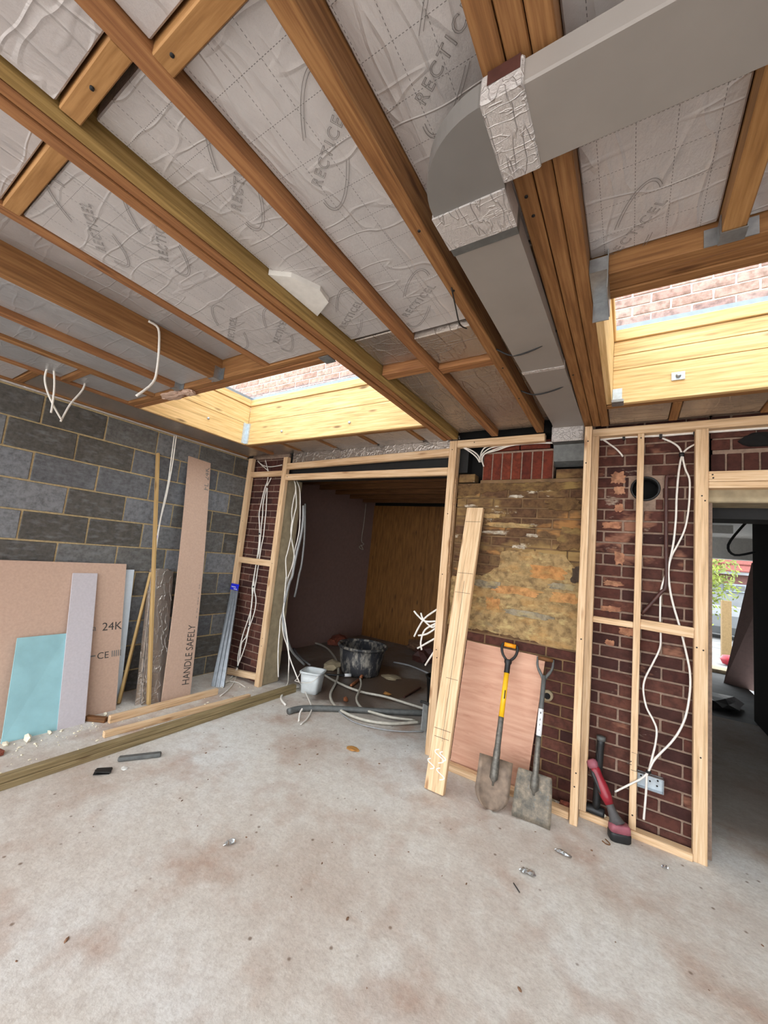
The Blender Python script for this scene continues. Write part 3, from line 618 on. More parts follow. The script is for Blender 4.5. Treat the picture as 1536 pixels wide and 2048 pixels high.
# house wall going up above the flat roof, seen through the roof windows
ow = root('wall_house', (-1.5, 3.05, 3.1), 'upper brick wall of the house seen through the roof windows', 'wall', kind='structure')
box('mortar_bed', (-6.5, 3.058, 2.75), (3.5, 3.3, 6.5), M['mortar_out'], ow)
brick_panel(ow, -4.95, -2.1, 3.18, 3.72, M['brick_out'], pitch=.225, phase=.088, cz=.075, face=3.05)
brick_panel(ow, -.35, 1.45, 3.18, 3.72, M['brick_out'], pitch=.225, phase=.088, cz=.075, face=3.05)
box('upper_brickwork', (-6.5, 3.052, 3.72), (3.5, 3.06, 6.5), M['brick_out'], ow)

tag(box('wall_right', (2.6, -1.6, 0), (2.75, 3.05, 2.72), M['block']), 'plain block side wall beyond the right edge of the view', 'wall', kind='structure')

# --- alcove behind the left opening
tag(box('wall_alcove_left', (-4.25, 3.26, 0), (-4.2, 6.2, 2.62), M['pb_dark']), 'shade-darkened pink plasterboard side wall inside the dark alcove', 'wall', kind='structure')
wa = root('wall_alcove_back', (-2.6, 6.15, 0), 'plywood sheeted back wall of the dark alcove', 'wall', kind='structure')
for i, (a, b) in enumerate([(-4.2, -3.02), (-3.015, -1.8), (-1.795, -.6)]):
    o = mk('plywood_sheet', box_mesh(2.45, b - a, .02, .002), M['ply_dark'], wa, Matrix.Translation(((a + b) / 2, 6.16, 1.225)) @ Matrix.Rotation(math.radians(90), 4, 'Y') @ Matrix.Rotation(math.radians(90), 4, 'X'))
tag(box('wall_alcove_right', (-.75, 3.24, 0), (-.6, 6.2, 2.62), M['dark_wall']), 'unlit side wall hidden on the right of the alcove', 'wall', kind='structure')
box('outer_skin', (-4.3, 6.175, 0), (-.55, 6.3, 2.64), M['void'], wa)
ca = root('ceiling_alcove', (-2.6, 4.6, 2.45), 'dark timber joisted ceiling of the alcove', 'ceiling', kind='structure')
box('deck', (-4.3, 3.2, 2.58), (-.6, 6.3, 2.64), M['old'], ca)
for y in (3.75, 4.15, 4.55, 4.95, 5.35, 5.75): beam('joist', -4.22, -.7, y, y + .05, 2.45, 2.58, M['old'], ca)
box('steel_beam', (-3.34, WY + .03, 2.27), (-1.18, WY + .22, 2.62), M['steel_dark'], ca)

# --- hall beyond the doorway
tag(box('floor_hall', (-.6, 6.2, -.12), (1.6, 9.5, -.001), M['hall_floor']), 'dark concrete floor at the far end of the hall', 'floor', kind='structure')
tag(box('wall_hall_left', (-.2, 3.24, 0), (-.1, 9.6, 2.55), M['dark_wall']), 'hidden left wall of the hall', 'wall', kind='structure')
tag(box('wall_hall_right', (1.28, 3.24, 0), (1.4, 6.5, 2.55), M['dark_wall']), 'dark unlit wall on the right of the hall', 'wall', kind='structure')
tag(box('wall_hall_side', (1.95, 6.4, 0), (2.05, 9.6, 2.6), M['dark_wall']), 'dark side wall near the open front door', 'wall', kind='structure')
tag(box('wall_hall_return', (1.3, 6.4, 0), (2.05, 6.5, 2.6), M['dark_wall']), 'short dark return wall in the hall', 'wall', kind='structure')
tag(box('ceiling_hall', (-.2, 3.06, 2.45), (2.05, 9.6, 2.6), M['white_paint']), 'pale plastered hall ceiling', 'ceiling', kind='structure')
tag(box('wall_hall_front', (-.2, 9.38, 2.06), (2.05, 9.6, 2.6), M['white_paint']), 'pale wall over the open front door', 'wall', kind='structure')
tag(box('wall_hall_front', (-.2, 9.38, 0), (.95, 9.6, 2.06), M['white_paint']), 'pale wall left of the open front door', 'wall', kind='structure')
beam('trim_1', .55, 1.28, 7.55, 7.67, 2.33, 2.45, M['white_paint']); tag(bpy.data.objects['trim_1'], 'boxed beam under the hall ceiling', 'beam', kind='structure')

# ================================================================== ceiling
ce = root('ceiling', (-1.5, 1, CZ), 'open joisted ceiling packed with foil faced insulation boards', 'ceiling', kind='structure')
def roof(x0, x1, y0, y1): box('roof_deck', (x0, y0, 2.74), (x1, y1, 2.92), M['old'], ce)
SLX0, SLX1, SY0, SY1 = -3.49, -1.37, 1.50, 2.56
SRX0, SRX1, SRY0 = -.14, 1.9, 1.56
roof(-4.3, 2.75, -1.6, 1.465); roof(-4.3, 2.75, 2.59, 3.05); roof(-4.3, -3.525, 1.465, 2.59); roof(-1.335, -.145, 1.465, 2.59); roof(1.935, 2.75, 1.465, 2.59); roof(-.145, 1.935, 1.465, 1.528)
box('light_leak_blocker', (-4.3, 3.05, 2.56), (2.75, 3.3, 2.78), M['void'], ce)  # unseen block added to stop light leaking in above the brick wall
box('roof_side', (-4.15, -1.6, 2.6), (-3.98, 3.2, 2.76), M['void'], ce); box('roof_side', (2.6, -1.6, 2.7), (2.75, 3.2, 2.76), M['void'], ce)
Y0, Y1 = -1.6, 2.955
def joist(x0, x1, y0, y1, mat='joist', dz=0.0): return beam('joist', x0, x1, y0, y1, CZ + dz, 2.74, M[mat], ce)
joist(-1.372, -1.333, Y0, Y1, 'joist_orange', -.004); joist(-1.330, -1.290, Y0, Y1, 'joist_orange', .003); joist(-1.284, -1.240, Y0, Y1, 'joist_green', .002)
joist(-.955, -.902, Y0, Y1, 'joist_orange'); joist(-.612, -.562, Y0, Y1)
joist(-.287, -.239, Y0, 2.93); joist(-.236, -.189, Y0, 2.93, 'joist', .002); joist(-.186, -.140, Y0, 2.93, 'joist', -.003)
joist(-1.84, -1.79, Y0, 1.40, 'joist_orange', .002); joist(-2.31, -2.258, Y0, 1.40, 'joist', -.005); joist(-2.76, -2.712, Y0, 1.40, 'joist_orange'); joist(-3.12, -3.072, Y0, 1.40)
joist(-3.54, -3.492, Y0, Y1, 'joist_orange', .004); joist(.205, .260, Y0, 1.39, 'joist_tan'); joist(.655, .705, Y0, 1.39); joist(1.1, 1.15, Y0, 1.39); joist(1.95, 2.0, Y0, Y1); joist(1.55, 1.6, Y0, 1.39)
beam('wall_plate', -3.97, -3.925, Y0, 2.955, 2.525, 2.60, M['joist'], ce)
def nog(x0, x1, y0, y1, mat='joist', z0=CZ): return beam('noggin', x0, x1, y0, y1, z0, z0 + .12, M[mat], ce)
nog(-1.235, -.955, .227, .275, 'joist_tan', CZ + .003); nog(-.902, -.612, .287, .337, 'joist_tan'); nog(-1.79, -1.372, .25, .296, 'joist_tan')
nog(-1.235, -.955, 1.748, 1.815, 'joist_orange', CZ + .006); nog(-.902, -.612, 1.798, 1.864, 'joist_orange', CZ + .006)
nog(-3.492, -3.12, .95, 1.0); nog(-3.925, -3.54, .80, .85)
for x in (-3.1, -2.6, -2.1, -1.6): beam('noggin', x, x + .047, 2.66, 2.955, CZ + .02, 2.70, M['joist'], ce)
for x in (.19, .62, 1.1): beam('noggin', x, x + .045, 2.66, 2.955, CZ + .006, 2.70, M['joist'], ce)
def trimmer(x0, x1, y0, y1, mat='joist', dz=0.0): return beam('trimmer', x0, x1, y0, y1, CZ + dz, 2.74, M[mat], ce)
trimmer(-3.492, -1.372, 1.40, 1.446, 'joist'); trimmer(-3.492, -1.372, 1.449, 1.497, 'joist_orange', -.003)
trimmer(-3.492, -1.372, 2.585, 2.63, 'joist'); trimmer(-.14, 1.95, 2.585, 2.63, 'joist')
trimmer(-.14, 1.95, 1.39, 1.437, 'joist'); trimmer(-.14, 1.95, 1.44, 1.487, 'joist', .002); trimmer(-.14, 1.95, 1.49, 1.535, 'joist', -.002)

# insulation boards, each with its own level
LOGO = text_mesh('RECTICEL', .05, .0007, 1.3)
def arc(a0, a1, ra, rb, cx, cy, rot, n=22):
    out = []
    for i in range(n + 1):
        a = math.radians(a0 + (a1 - a0) * i / n); x, y = ra * math.cos(a), rb * math.sin(a); c, s = math.cos(rot), math.sin(rot)
        out.append(Vector((cx + c * x - s * y, cy + s * x + c * y, 0)))
    return out
def line_strips(paths, r):
    v, f = [], []
    for p in paths:
        b = len(v)
        for i, q in enumerate(p):
            t = (p[min(i + 1, len(p) - 1)] - p[max(i - 1, 0)]).normalized(); n = Vector((-t.y, t.x, 0)) * r
            v += [q + n, q - n, q - n + Vector((0, 0, .0006)), q + n + Vector((0, 0, .0006))]
        for i in range(len(p) - 1):
            a = b + 4 * i; f += [(a, a + 1, a + 5, a + 4), (a + 1, a + 2, a + 6, a + 5), (a + 2, a + 3, a + 7, a + 6), (a + 3, a, a + 4, a + 7)]
    return mesh_of(v, f)
_w = max(v.co.x for v in LOGO.vertices); _k = .235 / _w
for v in LOGO.vertices: v.co *= _k
SWOOSH = line_strips([arc(150, 265, .185, .060, .118, .018, .42), arc(150, 262, .176, .052, .118, .018, .42), arc(-30, 85, .185, .060, .118, .018, .42), arc(-30, 82, .176, .052, .118, .018, .42)], .0007)
LOGO.materials.append(M['ink_foil']); SWOOSH.materials.append(M['ink_foil'])
def logo(board, x, y, z, a=-32.5, s=1.0):
    d = Vector((math.cos(math.radians(a)), math.sin(math.radians(a)), 0)); m = basis((x, y, z - .0012), d, (0, 0, -1)) @ Matrix.Scale(s, 4)
    mk('printed_name', LOGO, None, board, m); mk('printed_swoosh', SWOOSH, None, board, m)
def board(x0, x1, y0, y1, z, mat='foil', tilt=0.0, th=.10):
    th = min(th, 2.735 - z); c = Vector(((x0 + x1) / 2, (y0 + y1) / 2, z + th / 2)); g = .004
    return mk('insulation_board', box_mesh(x1 - x0 - g, y1 - y0 - g, th, .004, .0015), M[mat], ce, Matrix.Translation(c) @ Matrix.Rotation(tilt, 4, 'X'))
b_ = board(-1.235, -.955, .30, 1.445, 2.582); logo(b_, -1.11, .67, 2.5805); logo(b_, -1.2, 1.345, 2.5805)
board(-1.235, -.955, Y0, .222, 2.542, 'foil_dull'); board(-1.235, -.955, 1.465, 1.745, 2.59, 'foil_shiny'); board(-1.235, -.955, 1.83, 2.95, 2.585, 'foil_shiny')
b_ = board(-.902, -.612, .345, 1.492, 2.568); logo(b_, -.80, .72, 2.5665); logo(b_, -.862, 1.37, 2.5665)
board(-.902, -.612, Y0, .282, 2.55, 'foil_dull'); board(-.902, -.612, 1.50, 1.785, 2.552, 'foil_shiny', .04); board(-.902, -.612, 1.87, 2.95, 2.575, 'foil_shiny')
b_ = board(-.562, -.287, .0, 1.25, 2.63); logo(b_, -.46, .715, 2.6285)
board(-.562, -.287, Y0, -.005, 2.61); board(-.562, -.287, 1.255, 2.95, 2.62, 'foil_shiny')
b_ = board(-1.79, -1.372, .30, 1.398, 2.539); logo(b_, -1.70, .52, 2.5375); logo(b_, -1.52, .66, 2.5375); logo(b_, -1.56, 1.255, 2.5375); logo(b_, -1.775, 1.14, 2.5375)
board(-1.79, -1.372, Y0, .245, 2.545, 'foil_dull')
board(-2.258, -1.84, Y0, 1.398, 2.655, 'foil_left'); board(-2.712, -2.31, Y0, 1.398, 2.562, 'foil_left'); board(-3.072, -2.76, Y0, 1.398, 2.552, 'foil_left'); board(-3.492, -3.12, 1.0, 1.398, 2.548, 'foil_left'); board(-3.492, -3.12, Y0, .95, 2.548, 'foil_left')
board(-3.925, -3.54, .855, 2.95, 2.537, 'foil_shiny'); board(-3.925, -3.54, Y0, .795, 2.54, 'foil_dull')
b_ = board(-.14, .205, .0, 1.388, 2.60); logo(b_, -.07, 1.41, 2.5985, -51, .95); logo(b_, -.06, .55, 2.5985)
board(-.14, .205, Y0, -.005, 2.60); board(.26, .655, Y0, 1.388, 2.59, 'foil_dull'); board(.705, 1.1, Y0, 1.388, 2.60); board(1.15, 1.55, Y0, 1.388, 2.60); board(1.6, 1.95, Y0, 1.388, 2.60); board(2.0, 2.6, Y0, 2.95, 2.6)
for a, b in ((-3.492, -3.1), (-3.053, -2.6), (-2.553, -2.1), (-2.053, -1.6), (-1.553, -1.372)): board(a, b, 2.635, 3.035, 2.556, 'foil_shiny')
box('insulation_board', (-3.26, 3.036, 2.40), (-1.26, 3.06, 2.60), M['foil_shiny'], ce, .003)
for a, b in ((-.14, .19), (.235, .62), (.665, 1.1), (1.145, 1.95)): board(a, b, 2.635, 2.95, 2.545, 'foil_shiny')
# offcut of pale foam jammed against the triple joist
prism('foam_offcut', [(-1.236, .90), (-1.16, .95), (-1.105, 1.06), (-1.122, 1.135), (-1.236, 1.19)], 'z', 2.562, 2.60, M['white_paint'], ce)
lump('spray_foam', (-2.87, 1.43, 2.508), (.13, .05, .016), M['pb_pink'], ce, 5, 3, .18, False); lump('spray_foam', (-2.68, 1.44, 2.506), (.06, .04, .018), M['pb_pink'], ce, 6, 3, .2, False)
# wall tape along the block wall
timber('foil_tape_strip', (-3.96, Y0, 2.518), (-3.96, 2.95, 2.518), .03, .012, M['tape'], ce)
# metal hangers and straps
def hanger(x0, x1, y, z0, z1, d=.05, mat='galv', wing=.035):
    h = bpy.data.objects.new('joist_hanger', None); COL.objects.link(h); h.parent = ce; h.matrix_basis = mat_world(ce).inverted() @ Matrix.Translation(((x0 + x1) / 2, y, z0))
    box('cheek', (x0 - .003, y - d, z0), (x0 - .0005, y, z1), M[mat], h); box('cheek', (x1 + .0005, y - d, z0), (x1 + .003, y, z1), M[mat], h); box('seat', (x0 - .003, y - d, z0 - .003), (x1 + .003, y, z0), M[mat], h)
    box('wing', (x0 - wing, y - .004, z0), (x0 - .003, y - .001, z1), M[mat], h); box('wing', (x1 + .003, y - .004, z0), (x1 + wing, y - .001, z1), M[mat], h)
hanger(-2.31, -2.258, 1.40, 2.522, 2.60); hanger(.205, .26, 1.39, 2.527, 2.585); hanger(-2.76, -2.712, 1.40, 2.527, 2.60)
h_ = bpy.data.objects.new('trimmer_bracket', None); COL.objects.link(h_); h_.parent = ce; h_.matrix_basis = mat_world(ce).inverted() @ Matrix.Translation((-.12, 1.45, 2.45))
box('seat', (-.139, 1.36, 2.525), (-.085, 1.535, 2.529), M['galv'], h_, .001); box('face', (-.085, 1.36, 2.46), (-.082, 1.535, 2.60), M['galv'], h_); box('front', (-.139, 1.533, 2.45), (-.085, 1.537, 2.53), M['galv'], h_); box('back', (-.139, 1.358, 2.525), (-.085, 1.362, 2.575), M['galv'], h_)
box('strap_plate', (-1.44, 1.43, 2.522), (-1.372, 1.50, 2.526), M['galv'], ce)
tube('duct_strap', [(-.562, 1.72, 2.535), (-.48, 1.74, 2.495), (-.35, 1.70, 2.495), (-.287, 1.67, 2.535)], .004, M['black'], ce, 6); tube('duct_strap', [(-.562, 2.22, 2.54), (-.48, 2.24, 2.512), (-.35, 2.2, 2.512), (-.287, 2.18, 2.54)], .004, M['black'], ce, 6)
tube('loose_wire', [(-.59, 1.23, 2.528), (-.60, 1.3, 2.50), (-.62, 1.4, 2.49), (-.63, 1.5, 2.53)], .003, M['black'], ce, 6)

# nail heads showing on the nearer timbers
for x, y in ((-.585, .95), (-.59, 1.25), (-.58, 1.9), (-.265, .98), (-.26, 1.05), (-1.35, 1.25), (-1.10, .25), (-.86, .31), (-.59, 2.3), (-.27, 2.1)): tube('nail_head', [(x, y, CZ + .006), (x, y, CZ - .002)], .005, M['steel_dark'], ce, 8, 1)

# --- roof windows
def skylight(name, x0, x1, y0, y1, far, left, label, kx0=None):
    w = root(name, ((x0 + x1) / 2, (y0 + y1) / 2, 2.95), label, 'roof window', kind='structure')
    for a, b in zip(far[:-1], far[1:]): beam('kerb_board', x0, x1, y1, y1 + .028, a + .0015, b - .0015, M['kerb'], w, .002)
    for a, b in zip(left[:-1], left[1:]): beam('kerb_board', x0 - .03, x0, y0, y1, a + .0015, b - .0015, M['kerb'], w, .002)
    for a, b in zip(left[:-1], left[1:]): beam('kerb_board', x1, x1 + .03, y0, y1, a + .0015, b - .0015, M['kerb'], w, .002)
    beam('kerb_board', x0, x1, y0 - .03, y0, 2.74, 2.95, M['kerb'], w, .002)
    t = far[-1]; f0, f1 = .045, .06
    beam('frame_bar', x0 - .03, x1 + .03, y1 - .012, y1 + .06, t, t + .07, M['kerb'], w); beam('frame_bar', x0 - .03, x1 + .03, y0 - .06, y0 + .03, t, t + .07, M['kerb'], w)
    beam('frame_bar', x0 - .06, x0 + .012, y0 + .03, y1 - .012, t, t + .07, M['kerb'], w); beam('frame_bar', x1 - .012, x1 + .06, y0 + .03, y1 - .012, t, t + .07, M['kerb'], w)
    for nm, lo, hi in (('gasket', (x0, y1 - .004, t + .071), (x1, y1 + .03, t + .10)), ('gasket', (x0, y0 - .03, t + .071), (x1, y0 + .02, t + .10)), ('gasket', (x0 - .03, y0, t + .071), (x0 + .004, y1, t + .10)), ('gasket', (x1 - .004, y0, t + .071), (x1 + .03, y1, t + .10))): box(nm, lo, hi, M['gasket'], w)
    box('pane', (x0 - .02, y0 - .02, t + .101), (x1 + .02, y1 + .02, t + .107), M['glass'], w)
    return w
w1 = skylight('window_1', SLX0, SLX1, SY0, SY1, [2.53, 2.775, 2.955], [2.53, 2.757, 2.955], 'roof window with pale timber kerb over the block wall side')
w2 = skylight('window_2', SRX0 + .03, SRX1, SRY0, SY1, [2.53, 2.742, 2.835, 2.925], [2.53, 2.742, 2.835, 2.925], 'roof window with pale timber kerb at the right edge above the doorway')
box('corner_strap', (-3.488, 2.545, 2.54), (-3.45, 2.559, 2.76), M['galv_blue'], w1); box('corner_strap', (-3.489, 2.50, 2.54), (-3.486, 2.545, 2.76), M['galv_blue'], w1)
box('corner_plate', (-.108, 2.548, 2.53), (-.06, 2.559, 2.62), M['galv_blue'], w2); box('corner_plate', (-.11, 2.49, 2.515), (-.05, 2.56, 2.53), M['galv'], w2)
bp_ = box('anchor_plate', (.175, 2.552, 2.63), (.235, 2.559, 2.675), M['galv_blue'], w2); tube('anchor_bolt', [(.205, 2.552, 2.652), (.205, 2.54, 2.652)], .013, M['galv'], bp_, 6)
for x in (-2.95, -2.1): tube('screw_head', [(x, 2.559, 2.63), (x, 2.55, 2.63)], .012, M['galv_blue'], w1, 8)
tube('screw_head', [(-3.489, 2.1, 2.66), (-3.48, 2.1, 2.66)], .012, M['galv_blue'], w1, 8)
# ================================================================== stud frames
fl = root('timber_stud_frame', (-3.3, FY, 0), 'pale timber stud frame round the dark alcove opening', 'stud frame')
sd = FY + .05
def stud(f, x0, x1, z0, z1, y0=FY, y1=None): return beam('stud', x0, x1, y0, y1 or y0 + .05, z0, z1, M['stud'], f)
stud(fl, -3.945, -3.872, 0, 2.515); stud(fl, -3.336, -3.268, 0, 2.50)
beam('noggin', -3.872, -3.336, FY + .002, sd, 2.285, 2.345, M['stud'], fl); beam('noggin', -3.872, -3.336, FY + .002, sd, 1.262, 1.33, M['stud'], fl)
timber('noggin', (-3.872, FY + .025, .032), (-3.336, FY + .025, .092), .044, .062, M['stud'], fl)
timber('header_rail', (-3.268, FY + .025, 2.392), (-1.318, FY + .025, 2.432), .046, .066, M['stud'], fl); timber('header_rail', (-3.268, FY + .025, 2.268), (-1.318, FY + .025, 2.266), .046, .066, M['stud'], fl)
stud(fl, -1.318, -1.253, 0, 2.527, FY, FY + .04); stud(fl, -1.312, -1.250, 0, 2.527, FY + .044, FY + .084)
beam('top_plate', -1.25, -.555, FY, FY + .055, 2.468, 2.527, M['stud'], fl)
for z in (2.1, 1.62, .75): box('splice_batten', (-1.2525, FY + .028, z - .2), (-1.247, FY + .05, z + .1), M['stud'], fl)

fr = root('timber_stud_frame', (.05, FY, 0), 'pale timber stud frame standing against the red brick beside the doorway', 'stud frame')
stud(fr, -.277, -.233, 0, 2.505, 2.835, 2.898); stud(fr, -.241, -.198, .04, 2.472, FY - .01, FY + .053); stud(fr, .027, .064, .04, 2.472); stud(fr, .328, .392, 0, 2.472, FY, FY + .062)
beam('top_plate', -.241, 1.5, FY, FY + .06, 2.473, 2.527, M['stud'], fr); beam('sole_plate', -.235, .328, FY - .012, FY + .05, 0, .04, M['stud'], fr)
beam('noggin', -.198, .027, FY + .004, sd, 1.204, 1.241, M['stud'], fr); timber('noggin', (.064, FY + .012, 1.236), (.328, FY + .012, 1.229), .03, .060, M['stud'], fr)
beam('door_header', .392, 1.5, FY + .002, FY + .04, 2.138, 2.202, M['stud'], fr); beam('door_header', .392, 1.5, FY + .002, FY + .085, 2.098, 2.136, M['stud'], fr)
mp_ = text_mesh('N', .035); mk('pencil_mark', mp_, M['pencil'], fr, basis((.036, FY - .0008, .395), (0, 0, 1), (0, -1, 0)))
mk('pencil_mark', line_strips([[Vector((0, 0, 0)), Vector((.1, 0, 0)), Vector((.1, .028, 0))], [Vector((0, 0, 0)), Vector((0, .03, 0))]], .0013), M['pencil'], fr, basis((.062, FY - .0008, .37), (0, 0, 1), (0, -1, 0)))
for x, z in ((.36, 2.05), (.375, 2.02), (.34, 1.15), (.37, 1.14), (.36, .55), (.41, 2.18), (.413, 2.16), (.045, 2.44), (.045, .12), (-.22, .1)): tube('nail_head', [(x, FY + .004, z), (x, FY - .0015, z)], .0045, M['steel_dark'], fr, 8, 1)
for x, z in ((-.255, 2.4), (-.262, 2.25), (-.25, .3), (-.256, .22), (-.25, 1.1)): tube('nail_head', [(x, 2.84, z), (x, 2.8335, z)], .0045, M['steel_dark'], fr, 8, 1)
for x, z in ((-3.30, 1.3), (-3.3, .5), (-3.3, .42), (-3.9, 1.75), (-3.9, 1.5), (-1.29, 2.45), (-1.285, 1.9), (-1.29, 1.4), (-1.29, .8), (-1.28, .74), (-3.24, 2.27), (-1.1, 2.5)): tube('nail_head', [(x, FY + .004, z), (x, FY - .0015, z)], .0045, M['steel_dark'], fl, 8, 1)
tag(beam('floor_batten', -1.12, -.285, 2.872, 2.93, 0, .045, M['stud']), 'timber sole batten on the floor behind the two shovels', 'timber')

# ================================================================== ventilation duct
du = root('ventilation_duct', (-.385, .9, 2.458), 'flat grey plastic ventilation duct bending under the ceiling joists', 'duct')
box('cross_run', (-.205, .662, 2.457), (2.3, .845, 2.516), M['duct'], du, .004)
box('foil_tape_band', (-.287, .655, 2.452), (-.198, .85, 2.520), M['tape'], du, .004)
el = [(-.286, .845), (-.286, .664)] + [(-.286 + .2 * math.cos(math.radians(a)), .862 + .2 * math.sin(math.radians(a))) for a in range(268, 178, -6)] + [(-.487, .9), (-.291, .9)]
prism('elbow', el, 'z', 2.457, 2.516, M['duct_dark'], du)
box('bare_card_patch', (-.272, .6535, 2.488), (-.205, .656, 2.521), M['brownpipe'], du)
def run(name, y0, y1, z0, z1, x0, x1, th, mat):
    v = [(x0, y0, z0), (x1, y0, z0), (x1, y1, z1), (x0, y1, z1)]; o0 = Vector(v[0]); v = [Vector(q) - o0 for q in v] + [Vector(q) - o0 + Vector((0, 0, th)) for q in v]
    return mk(name, mesh_of(v, [(0, 3, 2, 1), (4, 5, 6, 7), (0, 1, 5, 4), (1, 2, 6, 5), (2, 3, 7, 6), (3, 0, 4, 7)]), mat, du, Matrix.Translation(o0))
run('foil_tape_band', .862, .99, 2.4515, 2.4565, -.492, -.2885, .066, M['tape'])
run('long_run', .985, 2.86, 2.460, 2.545, -.487, -.291, .058, M['duct'])
run('joint_collar', .985, 1.02, 2.457, 2.4585, -.489, -.2895, .062, M['greytube'])
run('foil_tape_band', 1.93, 1.955, 2.4995, 2.5005, -.489, -.2895, .06, M['tape'])
box('drop_tape', (-.503, 2.93, 2.445), (-.292, 3.02, 2.565), M['tape'], du, .006)
prism('drop_elbow', [(2.94, 2.445), (3.018, 2.445), (3.06, 2.33), (3.12, 2.30), (3.12, 2.40), (3.06, 2.50), (2.94, 2.50)], 'x', -.50, -.294, M['greytube'], du)
run('long_run_end', 2.85, 2.95, 2.545, 2.548, -.49, -.291, .058, M['duct'])

# ================================================================== things leaning on the block wall
XW = LX
def text_on(board_, mesh, mat, o, x, n, name='print'): return mk(name, mesh, mat, board_, basis(Vector(o) + Vector(n).normalized() * .0008, x, n))
# white backed sheet, then the big brown sheet in front of it
o = slab('plasterboard_sheet', (-3.735, .85, 0), (-3.735, 1.845, 0), (-3.945, 1.88, 1.142), (-3.945, .85, 1.142), .012, M['pb_white'], back=(-1, 0, 0))
tag(o, 'white faced plasterboard sheet showing as a strip behind the large brown sheet', 'plasterboard')
big = slab('plasterboard_sheet', (-3.62, .30, 0), (-3.62, 1.765, 0), (-3.925, 1.795, 1.195), (-3.925, .30, 1.195), .0125, M['pb_pink'], back=(-1, 0, 0))
tag(big, 'large brown paper faced plasterboard sheet printed 24K against the block wall', 'plasterboard')
nb = Vector(big['_n']); ub = Vector((0, 1, 0)); vb = Vector((-3.925, 0, 1.195)) - Vector((-3.62, 0, 0)); vb.normalize()
def onbig(y, z): return Vector((-3.62 - .305 * z / 1.195, y, z))
text_on(big, text_mesh('24K', .095), M['ink'], onbig(1.625, .635), ub, nb, 'printed_text')
text_on(big, text_mesh('CE', .075), M['ink'], onbig(1.60, .415), ub, nb, 'printed_text'); mk('printed_bars', line_strips([[Vector((i * .016, 0, 0)), Vector((i * .016, .05, 0))] for i in range(5)], .004), M['ink_lt'], big, basis(onbig(1.715, .418) + nb * .0008, ub, nb))
mk('printed_bars', line_strips([[Vector((0, .02, 0)), Vector((.06, .02, 0))]], .006), M['ink_lt'], big, basis(onbig(1.53, .425) + nb * .0008, ub, nb)); text_on(big, text_mesh('a', .07), M['ink_lt'], onbig(1.555, .64), ub, nb, 'printed_text')
li = slab('plasterboard_strip', (-3.515, 1.333, 0), (-3.515, 1.506, 0), (-3.885, 1.560, 1.11), (-3.885, 1.383, 1.11), .0125, M['pb_grey'], back=(-1, 0, 0))
tag(li, 'narrow pale grey plasterboard strip leaning on the large brown sheet', 'plasterboard')
bl = slab('plasterboard_offcut', (-3.535, 1.035, 0), (-3.52, 1.335, 0), (-3.745, 1.37, .65), (-3.745, 1.07, .65), .0125, M['pb_blue'], back=(-1, 0, 0))
tag(bl, 'blue green moisture resistant plasterboard offcut leaning on the brown sheet', 'plasterboard')
# foil backed sheets
fo = root('foil_backed_boards', (-3.62, 2.0, 0), 'bundle of silver foil faced insulation strips leaning by the tall battens', 'insulation')
for i in range(3):
    d = .018 * i; slab('foil_strip', (-3.55 - d * 1.6, 1.99 - d * 2.2, 0), (-3.545 - d, 2.12 - d, 0), (-3.905 - d, 2.235 - d, 1.14 + .01 * i), (-3.905 - d, 2.07 - d * 1.5, 1.14 + .01 * i), .014, M['foil_shiny'], fo, back=(-1, 0, 0))
ba = timber('timber_batten', (-3.71, 1.825, .01), (-3.935, 2.03, 1.12), .022, .04, M['batten']); tag(ba, 'short rough timber batten leaning behind the tall batten', 'batten')
bb = timber('timber_batten', (-3.53, 1.985, .01), (-3.945, 1.915, 2.285), .036, .025, M['batten']); tag(bb, 'tall thin timber batten leaning on the block wall', 'batten')
ta = slab('plasterboard_strip', (-3.515, 2.09, 0), (-3.505, 2.355, 0), (-3.955, 2.49, 2.335), (-3.955, 2.232, 2.347), .0125, M['pb_pink'], bow=.035, n=12, back=(-1, 0, 0))
tag(ta, 'tall narrow brown plasterboard strip printed handle safely beside the tall batten', 'plasterboard')
def on_tall(u, t):
    b = Vector((-3.515, 2.09, 0)).lerp(Vector((-3.505, 2.355, 0)), u); e = Vector((-3.955, 2.232, 2.347)).lerp(Vector((-3.955, 2.49, 2.335)), u)
    n = Vector(ta['_n']); return b.lerp(e, t) + n * .035 * math.sin(math.pi * t)
nt_ = Vector(ta['_n'])
def tall_text(body, size, u, t0, t1, mat, sp=1.0):
    a, b = on_tall(u, t0), on_tall(u, t1); x = (b - a).normalized(); me = text_mesh(body, size, 0, sp); L = max(v.co.x for v in me.vertices)
    n2 = (nt_ - nt_.dot(x) * x).normalized()
    for v in me.vertices: v.co.x *= (b - a).length / L
    T = (t1 - t0)
    for v in me.vertices:
        s = v.co.x / (b - a).length; p = on_tall(u, t0 + T * s) - a; v.co.z += p.dot(n2) + .0012
    o_ = mk('printed_text', me, mat, ta, basis(a, x, n2)); o_['kind'] = 'stuff'
tall_text('HANDLE SAFELY', .10, .90, .045, .275, M['ink']); tall_text('FL 24K', .08, .95, .86, .975, M['ink_lt']); tall_text('- -- --- - --', .05, .95, .30, .44, M['ink_lt'])
gt = root('metal_trim_bundle', (-3.55, 2.68, 0), 'bundle of grey metal trims with a blue label leaning in the corner', 'metal trim')
for i in range(3):
    x = .04 * i; slab('metal_trim', (-3.60 + x, 2.64 + x * .55, .003), (-3.563 + x, 2.66 + x * .55, .003), (-3.87 + x, 2.953, 1.0 - .01 * i), (-3.908 + x, 2.953, 1.0 - .01 * i), .025, M['lead'], gt, back=(-.6, .8, 0))
